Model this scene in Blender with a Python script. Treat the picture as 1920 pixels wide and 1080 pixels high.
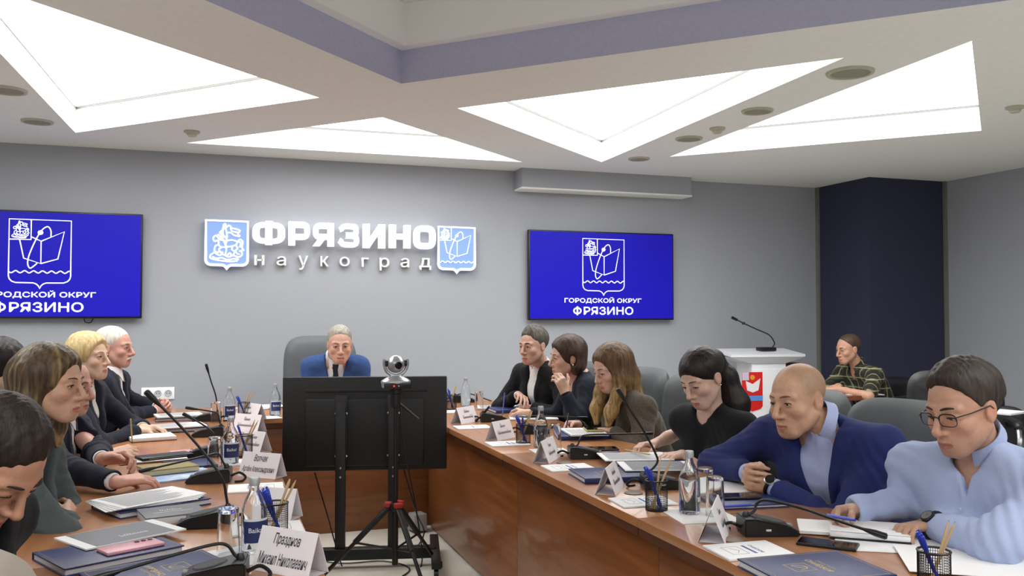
import bpy, bmesh, math, random
import numpy as np
from mathutils import Vector, Matrix
from mathutils.geometry import tessellate_polygon
for _o in list(bpy.data.objects): bpy.data.objects.remove(_o)
SC = bpy.context.scene
COL = SC.collection
random.seed(4)
# ------------------------------------------------------------------ camera
FPX, CXP, CYP, CAMH = 1650.0, 960.0, 540.0, 1.40
YAW, PITCH = math.atan(564 / FPX), math.atan(50 / FPX)
F_ = np.array([math.sin(YAW) * math.cos(PITCH), math.cos(YAW) * math.cos(PITCH), math.sin(PITCH)])
R_ = np.array([math.cos(YAW), -math.sin(YAW), 0.0]); U_ = np.cross(R_, F_); C_ = np.array([0, 0, CAMH])
cam = bpy.data.cameras.new('camera'); cam_o = bpy.data.objects.new('camera', cam); COL.objects.link(cam_o)
cam.sensor_width = 36.0; cam.lens = 36.0 * FPX / 1920.0; cam.clip_start = 0.05; cam.clip_end = 60
cam_o.location = C_
cam_o.rotation_euler = Matrix((R_, U_, -F_)).transposed().to_euler()
SC.camera = cam_o
def P(px, py, x=None, y=None, z=None):
    """point where the ray through a pixel of the photograph meets the plane x=, y= or z="""
    d = F_ + R_ * (px - CXP) / FPX - U_ * (py - CYP) / FPX
    t = (z - C_[2]) / d[2] if z is not None else (x / d[0] if x is not None else y / d[1])
    return C_ + d * t
# ------------------------------------------------------------------ world, exposure
W = bpy.data.worlds.new('world'); SC.world = W; W.use_nodes = True
W.node_tree.nodes['Background'].inputs[0].default_value = (0.55, 0.58, 0.65, 1)
W.node_tree.nodes['Background'].inputs[1].default_value = 0.15
SC.view_settings.view_transform = 'Standard'; SC.view_settings.look = 'None'
SC.view_settings.gamma = 1.0; SC.view_settings.use_curve_mapping = False
SC.view_settings.exposure = 0.0
COFFER_LIGHT = 6.5           # emission strength of the luminous ceiling panels
TH = 0.75                    # table height
CEIL = 2.70
WALLY = 7.5
# ------------------------------------------------------------------ materials
def lin(c):
    r = []
    for v in c[:3]:
        v = v / 255.0
        r.append(v / 12.92 if v <= 0.04045 else ((v + 0.055) / 1.055) ** 2.4)
    return (*r, 1.0)
MATS = {}
def mat(name, col=(128, 128, 128), rough=0.5, metal=0.0, var=0.0, scale=8.0, stretch=(1, 1, 1), bump=0.0, bscale=None,
        emit=0.0, trans=0.0, ior=1.45, alpha=1.0, spec=0.5, sheen=0.0, coat=0.0, col2=None, attr=False, detail=3.0, bstretch=None):
    if name in MATS: return MATS[name]
    m = bpy.data.materials.new(name); m.use_nodes = True; MATS[name] = m
    nt = m.node_tree; N = nt.nodes; L = nt.links; b = N['Principled BSDF']
    b.inputs['Base Color'].default_value = lin(col); b.inputs['Roughness'].default_value = rough
    b.inputs['Metallic'].default_value = metal; b.inputs['IOR'].default_value = ior
    b.inputs['Specular IOR Level'].default_value = spec
    b.inputs['Transmission Weight'].default_value = trans; b.inputs['Alpha'].default_value = alpha
    if sheen: b.inputs['Sheen Weight'].default_value = sheen; b.inputs['Sheen Roughness'].default_value = 0.4
    if coat: b.inputs['Coat Weight'].default_value = coat; b.inputs['Coat Roughness'].default_value = 0.08
    if emit:
        b.inputs['Emission Color'].default_value = lin(col); b.inputs['Emission Strength'].default_value = emit
    tc = None
    def coords(st):
        nonlocal tc
        if tc is None: tc = N.new('ShaderNodeTexCoord')
        mp = N.new('ShaderNodeMapping'); mp.inputs['Scale'].default_value = st
        L.new(tc.outputs['Object'], mp.inputs['Vector']); return mp
    if attr:
        at = N.new('ShaderNodeAttribute'); at.attribute_name = 'Col'
        src = at.outputs['Color']
    else: src = None
    if var or col2:
        mp = coords(stretch); nz = N.new('ShaderNodeTexNoise'); nz.inputs['Scale'].default_value = scale
        nz.inputs['Detail'].default_value = detail; L.new(mp.outputs[0], nz.inputs['Vector'])
        mx = N.new('ShaderNodeMix'); mx.data_type = 'RGBA'
        rmp = N.new('ShaderNodeMapRange'); rmp.inputs[1].default_value = 0.3; rmp.inputs[2].default_value = 0.7
        L.new(nz.outputs['Fac'], rmp.inputs[0]); L.new(rmp.outputs[0], mx.inputs['Factor'])
        c2 = col2 if col2 else tuple(max(0, v * (1 - var)) for v in col)
        if src is not None:
            mx.blend_type = 'MULTIPLY'; L.new(src, mx.inputs['A']); mx.inputs['B'].default_value = lin((255 * (1 - var),) * 3)
        else:
            mx.inputs['A'].default_value = lin(col); mx.inputs['B'].default_value = lin(c2)
        src = mx.outputs['Result']
    if src is not None: L.new(src, b.inputs['Base Color'])
    if bump:
        mp = coords(bstretch or stretch); nz2 = N.new('ShaderNodeTexNoise'); nz2.inputs['Scale'].default_value = bscale or scale
        nz2.inputs['Detail'].default_value = 2.0; L.new(mp.outputs[0], nz2.inputs['Vector'])
        bp = N.new('ShaderNodeBump'); bp.inputs['Strength'].default_value = 1.0; bp.inputs['Distance'].default_value = bump
        L.new(nz2.outputs['Fac'], bp.inputs['Height']); L.new(bp.outputs[0], b.inputs['Normal'])
    return m
# ------------------------------------------------------------------ objects
def tag(o, label=None, cat=None, group=None, kind=None):
    if label: o['label'] = label
    if cat: o['category'] = cat
    if group: o['group'] = group
    if kind: o['kind'] = kind
    return o
def empty(name, loc=(0, 0, 0), rz=0.0, label=None, cat=None, group=None):
    o = bpy.data.objects.new(name, None); COL.objects.link(o); o.empty_display_size = 0.05
    o.location = loc; o.rotation_euler = (0, 0, rz)
    return tag(o, label, cat, group)
def link(name, me, m, parent=None, smooth=None):
    o = bpy.data.objects.new(name, me); COL.objects.link(o)
    if m is not None and not me.materials: me.materials.append(m)
    if parent is not None: o.parent = parent
    return o
def shade(me, ang=35):
    me.polygons.foreach_set('use_smooth', [True] * len(me.polygons))
    try: me.set_sharp_from_angle(angle=math.radians(ang))
    except Exception: pass
class MB:
    """collects shapes for ONE mesh"""
    def __init__(s): s.v = []; s.f = []
    def add(s, vs, fs):
        n = len(s.v); s.v += [tuple(map(float, v)) for v in vs]; s.f += [tuple(i + n for i in f) for f in fs]; return s
    def box(s, lo, hi, bev=0.0, M=None):
        bm = bmesh.new(); bmesh.ops.create_cube(bm, size=1)
        lo = Vector(lo); hi = Vector(hi)
        for v in bm.verts: v.co = Vector(((v.co.x + .5) * (hi.x - lo.x) + lo.x, (v.co.y + .5) * (hi.y - lo.y) + lo.y, (v.co.z + .5) * (hi.z - lo.z) + lo.z))
        if bev: bmesh.ops.bevel(bm, geom=bm.edges[:], offset=bev, segments=2, affect='EDGES', profile=0.5)
        if M is not None: bm.transform(M)
        bm.verts.index_update()
        s.add([v.co[:] for v in bm.verts], [[v.index for v in f.verts] for f in bm.faces]); bm.free(); return s
    def prism(s, pts, z0, z1, M=None):
        n = len(pts); vs = [Vector((p[0], p[1], z0)) for p in pts] + [Vector((p[0], p[1], z1)) for p in pts]
        if M is not None: vs = [M @ v for v in vs]
        return s.add([v[:] for v in vs], [tuple(range(n))[::-1], tuple(range(n, 2 * n))] + [(i, (i + 1) % n, n + (i + 1) % n, n + i) for i in range(n)])
    def lathe(s, prof, seg=24, M=None, cap=True):
        vs = []; fs = []
        for r, z in prof:
            for k in range(seg):
                a = 2 * math.pi * k / seg; vs.append(Vector((r * math.cos(a), r * math.sin(a), z)))
        for i in range(len(prof) - 1):
            for k in range(seg):
                k2 = (k + 1) % seg; fs.append((i * seg + k, i * seg + k2, (i + 1) * seg + k2, (i + 1) * seg + k))
        if cap:
            if prof[0][0] > 1e-6: fs.append(tuple(range(seg))[::-1])
            if prof[-1][0] > 1e-6: fs.append(tuple(range((len(prof) - 1) * seg, len(prof) * seg)))
        if M is not None: vs = [M @ v for v in vs]
        return s.add([v[:] for v in vs], fs)
    def tube(s, pts, r, seg=8, flat=None):
        """round tube through points; r a number or one per point"""
        pts = [Vector(p) for p in pts]; n = len(pts)
        rs = r if hasattr(r, '__len__') else [r] * n
        vs = []; fs = []; up = None
        for i, p in enumerate(pts):
            t = (pts[min(i + 1, n - 1)] - pts[max(i - 1, 0)]).normalized()
            if up is None: up = t.orthogonal().normalized()
            u = (up - t * up.dot(t)); u = u.normalized() if u.length > 1e-6 else t.orthogonal().normalized(); up = u
            w = t.cross(u)
            for k in range(seg):
                a = 2 * math.pi * k / seg; vs.append((p + (u * math.cos(a) + w * math.sin(a)) * rs[i])[:])
        for i in range(n - 1):
            for k in range(seg):
                k2 = (k + 1) % seg; fs.append((i * seg + k, i * seg + k2, (i + 1) * seg + k2, (i + 1) * seg + k))
        fs.append(tuple(range(seg))[::-1]); fs.append(tuple(range((n - 1) * seg, n * seg)))
        return s.add(vs, fs)
    def mesh(s, name):
        me = bpy.data.meshes.new(name); me.from_pydata(s.v, [], s.f)
        bm = bmesh.new(); bm.from_mesh(me); bmesh.ops.recalc_face_normals(bm, faces=bm.faces); bm.to_mesh(me); bm.free()
        return me
    def build(s, name, m, parent=None, smooth=True, ang=35):
        me = s.mesh(name)
        if smooth: shade(me, ang)
        return link(name, me, m, parent)
def RZ(a): return Matrix.Rotation(a, 4, 'Z')
def TR(x, y, z): return Matrix.Translation((x, y, z))
def spline(pts, n=6):
    """Catmull-Rom through points"""
    pts = [np.array(p, float) for p in pts]; q = [2 * pts[0] - pts[1]] + pts + [2 * pts[-1] - pts[-2]]; out = []
    for i in range(1, len(q) - 2):
        for k in range(n):
            t = k / n; a, b, c, d = q[i - 1:i + 3]
            out.append(0.5 * (2 * b + (c - a) * t + (2 * a - 5 * b + 4 * c - d) * t * t + (3 * b - a - 3 * c + d) * t ** 3))
    out.append(pts[-1]); return out
def text_mesh(body, size, ext=0.0, bold=0.0, shear=0.0, sx=1.0, spacing=1.0, align='CENTER', bevel=0.0):
    cu = bpy.data.curves.new('t', 'FONT'); cu.body = body; cu.size = size; cu.extrude = ext; cu.offset = bold; cu.shear = shear
    cu.space_character = spacing; cu.align_x = align; cu.bevel_depth = bevel; cu.resolution_u = 3
    o = bpy.data.objects.new('t', cu); COL.objects.link(o)
    dg = bpy.context.evaluated_depsgraph_get(); me = bpy.data.meshes.new_from_object(o.evaluated_get(dg))
    bpy.data.objects.remove(o); bpy.data.curves.remove(cu)
    if sx != 1.0:
        for v in me.vertices: v.co.x *= sx
    me.materials.clear(); return me
def put_text(name, body, size, M, m, parent=None, **k):
    me = text_mesh(body, size, **k); me.transform(M); return link(name, me, m, parent)
def frameM(o, ex, ey):
    ex = Vector(ex).normalized(); ey = Vector(ey); ez = ex.cross(ey).normalized(); ey = ez.cross(ex)
    M = Matrix.Identity(4)
    for i in range(3): M[i][0] = ex[i]; M[i][1] = ey[i]; M[i][2] = ez[i]; M[i][3] = o[i]
    return M
# ------------------------------------------------------------------ implicit surfaces -> one continuous mesh
def nrm(v): v = np.asarray(v, float); return v / (np.linalg.norm(v) + 1e-12)
def cone(a, b, ra, rb):
    a = np.asarray(a, np.float32); b = np.asarray(b, np.float32); ba = b - a; l2 = float(ba @ ba) + 1e-12
    def f(p):
        pa = p - a; h = np.clip((pa @ ba) / l2, 0, 1); q = pa - h[:, None] * ba
        return np.sqrt(np.einsum('ij,ij->i', q, q)) - (ra + (rb - ra) * h)
    f.bb = (np.minimum(a - ra, b - rb), np.maximum(a + ra, b + rb)); return f
def ell(c, r, M=None):
    c = np.asarray(c, np.float32); r = np.asarray(r, np.float32); Mm = None if M is None else np.asarray(M, np.float32)
    def f(p):
        q = p - c
        if Mm is not None: q = q @ Mm
        q1 = q / r; k0 = np.sqrt(np.einsum('ij,ij->i', q1, q1)); q2 = q1 / r
        k1 = np.sqrt(np.einsum('ij,ij->i', q2, q2)) + 1e-9
        return k0 * (k0 - 1) / k1
    R = float(r.max()); f.bb = (c - R, c + R); return f
def half(o, n, jit=0.0):
    """half space below the plane (o, n): negative where (p-o).n < 0"""
    o = np.asarray(o, np.float32); n = np.asarray(nrm(n), np.float32)
    f = lambda p: (p - o) @ n + (jit * waves(p, 130, 4, 6) if jit else 0)
    f.bb = None; return f
def smin(a, b, k):
    h = np.clip(0.5 + 0.5 * (b - a) / k, 0, 1); return b + (a - b) * h - k * h * (1 - h)
def waves(p, fr, seed, n=5, aniso=(1, 1, 1)):
    rg = np.random.RandomState(seed); s = 0
    for i in range(n):
        w = rg.normal(size=3) * fr * np.array(aniso); s = s + np.sin(p @ w.astype(np.float32) + rg.rand() * 6.28)
    return s / n
def sdf_mesh(name, prims, vox, post=None, color=None, pad=0.03, smooth=0):
    """prims: (f, op, k), op '+', '-', '&' in order.  Sparse evaluation, then surface nets."""
    lo = np.min([f.bb[0] for f, op, k in prims if op == '+'], axis=0) - pad
    hi = np.max([f.bb[1] for f, op, k in prims if op == '+'], axis=0) + pad
    B = 8; nb = np.ceil((hi - lo) / (vox * B)).astype(int)
    g = np.stack(np.meshgrid(*[np.arange(n) for n in nb], indexing='ij'), -1).reshape(-1, 3)
    cen = (lo + (g + 0.5) * B * vox).astype(np.float32)
    hd = B * vox * 0.87
    def apply(d, di, op, k):
        if op == '+': return smin(d, di, k)
        if op == '-': return -smin(-d, di, k)
        return -smin(-d, -di, k)
    d = np.full(len(cen), 1.0, np.float32); cd = []
    for f, op, k in prims:
        di = f(cen); cd.append(di); d = apply(d, di, op, max(k, 1e-4))
    keep = np.abs(d) < hd * 1.5 + 0.015
    kb = g[keep]; off = np.stack(np.meshgrid(*[np.arange(B)] * 3, indexing='ij'), -1).reshape(-1, 3)
    pts = ((kb[:, None, :] * B + off[None]) * vox + lo).astype(np.float32)       # blocks x 512 x 3
    dd = np.full(pts.shape[:2], 1.0, np.float32)
    for (f, op, k), di in zip(prims, cd):
        sel = np.nonzero(di[keep] < hd * 1.4 + k + 2 * vox)[0] if op != '&' else np.arange(len(kb))
        if len(sel) == 0: continue
        q = pts[sel].reshape(-1, 3)
        dd[sel] = apply(dd[sel].reshape(-1), f(q), op, max(k, 1e-4)).reshape(len(sel), -1)
    if post is not None: dd = post(pts.reshape(-1, 3), dd.reshape(-1)).reshape(dd.shape)
    blocks = np.repeat(d[:, None], B ** 3, 1).astype(np.float32); blocks[keep] = dd
    V = blocks.reshape(nb[0], nb[1], nb[2], B, B, B).transpose(0, 3, 1, 4, 2, 5).reshape(nb * B)
    S = V < 0
    c = np.zeros(np.array(S.shape) - 1, np.int8)
    for i in (0, 1):
        for j in (0, 1):
            for k in (0, 1): c += S[i:S.shape[0] - 1 + i, j:S.shape[1] - 1 + j, k:S.shape[2] - 1 + k]
    act = np.argwhere((c > 0) & (c < 8))
    co = np.array([(i, j, k) for i in (0, 1) for j in (0, 1) for k in (0, 1)])
    cv = np.stack([V[tuple((act + o).T)] for o in co], 1)
    acc = np.zeros((len(act), 3)); cnt = np.zeros(len(act))
    for a in range(8):
        for b in range(a + 1, 8):
            if np.abs(co[a] - co[b]).sum() != 1: continue
            m = (cv[:, a] < 0) != (cv[:, b] < 0); t = cv[m, a] / (cv[m, a] - cv[m, b])
            acc[m] += co[a] + t[:, None] * (co[b] - co[a]); cnt[m] += 1
    vert = lo + (act + acc / cnt[:, None]) * vox
    idx = np.full(c.shape, -1, np.int32); idx[tuple(act.T)] = np.arange(len(act))
    quads = []
    for ax in range(3):
        u, v = (ax + 1) % 3, (ax + 2) % 3
        s0 = [slice(1, -1)] * 3; s1 = [slice(1, -1)] * 3; s0[ax] = slice(0, -1); s1[ax] = slice(1, None)
        e = S[tuple(s0)] != S[tuple(s1)]; ij = np.argwhere(e) + np.array([0 if a == ax else 1 for a in range(3)])
        if len(ij) == 0: continue
        du = np.zeros(3, int); du[u] = 1; dv = np.zeros(3, int); dv[v] = 1
        q = np.stack([idx[tuple((ij - du - dv).T)], idx[tuple((ij - dv).T)], idx[tuple(ij.T)], idx[tuple((ij - du).T)]], 1)
        fl = ~S[tuple(ij.T)]; q[fl] = q[fl][:, ::-1]; quads.append(q)
    q = np.concatenate(quads); q = q[(q >= 0).all(1)]
    for _ in range(smooth):
        ii = q.ravel(); jj = np.roll(q, -1, 1).ravel(); n2 = np.maximum(np.bincount(ii, minlength=len(vert)), 1)
        vert = 0.4 * vert + 0.6 * np.stack([np.bincount(ii, vert[jj, a], len(vert)) / n2 for a in range(3)], 1)
    me = bpy.data.meshes.new(name)
    me.vertices.add(len(vert)); me.vertices.foreach_set('co', vert.astype(np.float32).ravel())
    me.loops.add(q.size); me.loops.foreach_set('vertex_index', q.astype(np.int32).ravel())
    me.polygons.add(len(q)); me.polygons.foreach_set('loop_start', np.arange(0, q.size, 4, dtype=np.int32))
    me.polygons.foreach_set('use_smooth', np.ones(len(q), bool))
    me.update(calc_edges=True)
    if color is not None:
        at = me.color_attributes.new('Col', 'FLOAT_COLOR', 'POINT')
        cc = np.ones((len(vert), 4), np.float32); cc[:, :3] = color(vert.astype(np.float32)); at.data.foreach_set('color', cc.ravel())
    return me
# ------------------------------------------------------------------ people
class Fr:
    """local frame: x forward, y the person's left, z up"""
    def __init__(s, o, yaw, pitch=0, roll=0, sc=1.0):
        s.o = np.asarray(o, float); s.s = sc
        M = Matrix.Rotation(math.radians(yaw), 3, 'Z') @ Matrix.Rotation(math.radians(-pitch), 3, 'Y') @ Matrix.Rotation(math.radians(roll), 3, 'X')
        s.M = np.array(M)
    def pt(s, v): return s.o + s.M @ (np.asarray(v, float) * s.s)
    def dr(s, v): return s.M @ np.asarray(v, float)
    def loc(s, p): return ((p - s.o.astype(np.float32)) @ s.M.astype(np.float32)) / s.s
    def C(s, a, b, ra, rb, op='+', k=0.01): return (cone(s.pt(a), s.pt(b), ra * s.s, rb * s.s), op, k * s.s)
    def E(s, c, r, op='+', k=0.01, tilt=None):
        M = s.M if tilt is None else s.M @ np.array(Matrix.Rotation(math.radians(tilt[0]), 3, tilt[1]))
        return (ell(s.pt(c), np.array(r) * s.s, M), op, k * s.s)
    def H(s, o, n, op='&', k=0.004, jit=0.0): return (half(s.pt(o), s.dr(n), jit), op, k * s.s)
def head_prims(h, g):
    """g: dict of face proportions"""
    jw, nl, ch = g.get('jaw', 1.0), g.get('nose', 1.0), g.get('cheek', 1.0); fem = g.get('fem', 0)
    L = [h.E((-.012, 0, .034), (.098, .076, .084)), h.E((.028, 0, -.012), (.064, .064 * (1 if not fem else .97), .086), k=.03),
         h.E((.034, 0, -.066), (.052, .053 * jw, .046), k=.03), h.C((.070, -.010, -.103), (.070, .010, -.103), .019, .019, k=.024)]
    for s in (-1, 1):
        L += [h.C((-.002, s * .054 * jw, -.050), (.062, s * .020, -.100), .018, .016, k=.03),
              h.E((.060, s * .043, -.030), (.026, .022 * ch, .022), k=.02),
              h.C((.088, s * .010, .017), (.074, s * .046, .018), .0105 if not fem else .008, .009, k=.014)]
    L += [h.E((.074, 0, -.072), (.026, .031, .030), k=.02)]
    for s in (-1, 1): L += [h.E((.106, s * .032, -.002), (.020, .019, .013), '-', .013)]
    L += [h.C((.094, 0, .008), (.110 + .008 * nl, 0, -.036), .0075, .0105 if not fem else .0095, k=.010),
          h.C((.110 + .006 * nl, 0, -.040), (.102, 0, -.048), .0115 if not fem else .010, .008, k=.006)]
    for s in (-1, 1): L += [h.E((.100, s * .0125, -.044), (.0115, .0085, .0085), k=.006)]
    for s in (-1, 1): L += [h.E((.105, s * .0065, -.053), (.004, .0035, .004), '-', .003)]
    m = g.get('mouth', 0)
    L += [h.C((.090, -.021, -.078), (.099, 0, -.0735), .0050, .0062, k=.006), h.C((.090, .021, -.078), (.099, 0, -.0735), .0050, .0062, k=.006),
          h.C((.088, -.017, -.084 - m), (.096, 0, -.0865 - m), .0055, .0072, k=.006), h.C((.088, .017, -.084 - m), (.096, 0, -.0865 - m), .0055, .0072, k=.006),
          h.C((.094, -.022, -.0795), (.106, 0, -.0795 - m / 2), .0016 + m * .3, .0022 + m * .5, '-', .004), h.C((.094, .022, -.0795), (.106, 0, -.0795 - m / 2), .0016 + m * .3, .0022 + m * .5, '-', .004)]
    for s in (-1, 1):
        eo = g.get('eye', 0.0048); dz = g.get('gaze', 0.0)
        L += [h.E((.0785, s * .032, -.001), (.0150, .0165, .0140), k=.005)]
        L += [h.E((.0955, s * .032, -.002 + dz), (.0135, .0135, eo), '-', .002)]
        L += [h.E((-.010, s * .0775, -.010), (.0195, .0085, .032), k=.006, tilt=(-12, 'Y')),
              h.E((-.006, s * .0875, -.006), (.0105, .0060, .018), '-', .006, tilt=(-12, 'Y'))]
    return L
def hand_prims(w, d, n, right, curl=(25, 35, 20), sp=6.0, thumb=(35, 20), sc=1.0, per=None):
    """wrist, finger direction, palm normal; curl angles; per-finger extra curl"""
    d = nrm(d); n = np.asarray(n, float); n = nrm(n - d * (n @ d)); t = np.cross(-n, d) if right else np.cross(n, d)
    L = []; w = np.asarray(w, float)
    kn = []
    for i, (o, ln) in enumerate(((.029, .090), (.010, .093), (-.010, .089), (-.028, .081))):
        b = w + d * ln * sc + t * o * sc - n * .002; kn.append(b)
        L.append((cone(w + t * o * .55 * sc + d * .005, b, .0155 * sc, .0115 * sc), '+', .012))
    L.append((cone(w + d * .03 * sc + t * .022 * sc + n * .006, w + d * .055 * sc + t * .030 * sc + n * .006, .015 * sc, .012 * sc), '+', .012))
    SEG = ((.043, .026, .021), (.047, .030, .022), (.044, .028, .021), (.034, .021, .019))
    for i in range(4):
        a = 0; p = kn[i]; ad = math.radians(sp) * (1.3 - i * .9)
        dd = nrm(d + t * math.tan(ad)); ex = per[i] if per else 0
        for j in range(3):
            a += math.radians(curl[j] + (ex if j < 2 else 0)); q = p + (dd * math.cos(a) + n * math.sin(a)) * SEG[i][j] * sc
            r0 = (.0092, .0083, .0076)[j] * sc * (.9 if i == 3 else 1); r1 = (.0083, .0076, .0066)[j] * sc * (.9 if i == 3 else 1)
            L.append((cone(p, q, r0, r1), '+', .0035 if j else .006)); p = q
    p = w + d * .028 * sc + t * .026 * sc + n * .008
    th = [nrm(d * math.cos(math.radians(thumb[0])) + t * math.sin(math.radians(thumb[0])) + n * .35)]
    th.append(nrm(th[0] + d * .3 + n * math.sin(math.radians(thumb[1])))); th.append(nrm(th[1] + d * .2 + n * math.sin(math.radians(thumb[1])) - t * .2))
    for j, (l, r0, r1) in enumerate(((.042, .0135, .0110), (.034, .0105, .0095), (.026, .0095, .0075))):
        q = p + th[j] * l * sc; L.append((cone(p, q, r0 * sc, r1 * sc), '+', .006)); p = q
    return L
def lum(c): return np.array(lin(c)[:3], np.float32)
def tubes_mesh(name, paths, r, m, parent, seg=6):
    b = MB()
    for p in paths: b.tube(p, r, seg)
    return b.build(name, m, parent)
EYEW = lambda: mat('eye_white', (225, 220, 212), .25)
IRIS = lambda: mat('eye_iris', (70, 62, 52), .2)
def eyes(h, parent, gaze, iris=None):
    for s in (-1, 1):
        c = h.pt((.0795, s * .032, -.001)); b = MB()
        prof = [(max(1e-5, .0122 * h.s * math.sin(a)), -.0122 * h.s * math.cos(a)) for a in np.linspace(0, math.pi, 9)]
        fw = h.dr((1, 0, math.tan(gaze))); M = frameM(c, h.dr((0, 1, 0)), np.cross(fw, h.dr((0, 1, 0)))); b.lathe(prof, 14, M, cap=False)
        e = b.build('eye', EYEW(), parent)
        b2 = MB(); fwn = nrm(fw)
        M2 = frameM(c + fwn * .0110 * h.s, h.dr((0, 1, 0)), np.cross(fwn, h.dr((0, 1, 0))))
        b2.lathe([(1e-5, .0020 * h.s), (.0030 * h.s, .0017 * h.s), (.0058 * h.s, .0)], 12, M2)
        b2.build('iris', IRIS(), e)
def brow_lash(h, parent, col, fem, eo, dz, thick=1.0):
    hm = mat('brow_%d_%d_%d' % col, col, .7)
    for s in (-1, 1):
        pts = spline([(.0985, s * .012, .0200), (.0975, s * .026, .0245), (.0885, s * .040, .0240), (.0775, s * .050, .0190)], 3)
        b = MB(); n = len(pts); b.tube([h.pt(p) for p in pts], [h.s * thick * (.0035 if not fem else .0022) * (1 - .55 * abs(2 * i / (n - 1) - .8)) for i in range(n)], 6); b.build('eyebrow', hm, parent)
        z1 = -.002 + dz + eo
        pts = spline([(.0885, s * .019, z1 - .0035), (.0945, s * .027, z1), (.0935, s * .037, z1 + .0005), (.0845, s * .047, z1 - .004)], 3)
        b = MB(); b.tube([h.pt(p) for p in pts], .0013 * h.s * (1.3 if fem else 1), 5); b.build('eyelash', mat('lash', (35, 26, 22), .8), parent)
def collar(parent, c, ax, fw, m, r0=.060, gap=.32, hgt=.036, pt=.045, name='collar', sc=1.0):
    ax = nrm(ax); fw = nrm(fw - ax * (fw @ ax)); lf = np.cross(ax, fw); vs = []; fs = []; N = 30
    for i in range(N + 1):
        th = gap + (2 * math.pi - 2 * gap) * i / N; dn = min(th - gap, 2 * math.pi - gap - th)
        e = math.exp(-(dn / .45) ** 2); rd = fw * math.cos(th) + lf * math.sin(th)
        lowf = -.018 * (math.cos(th) * .5 + .5)
        for r, z in ((r0 - .003, -.03), (r0, hgt * (1 - .25 * e) + lowf), (r0 + .004, hgt * (1 - .25 * e) + .003 + lowf), (r0 + .016 + .004 * e, .002 - pt * e + lowf), (r0 + .013 + .004 * e, .002 - pt * e + lowf)):
            vs.append(c + (rd * r + ax * z) * sc)
    for i in range(N):
        for j in range(4): a = i * 5 + j; fs.append((a, a + 5, a + 6, a + 1))
    b = MB(); b.add(vs, fs); return b.build(name, m, parent, ang=60)
def cloth(name, col, rough=.85, var=.12, fine=900, sheen=.06, **k): return mat(name, col, rough, var=var, scale=fine, bump=.0006, bscale=fine, sheen=sheen, spec=.25, **k)
def skin_m(): return mat('skin', (200, 150, 125), .48, attr=True, var=.06, scale=60, bump=.0006, bscale=260, spec=.35)
def hair_m(nm, c1, c2, rough=.5, attr=False): return mat(nm, c1, rough, attr=attr, var=.45 if attr else 0, col2=None if attr else c2, scale=55, stretch=(1.6, 1.6, .12), bump=.0022, bscale=120, bstretch=(1.5, 1.5, .10), spec=.35)
PEOPLE = []
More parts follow.
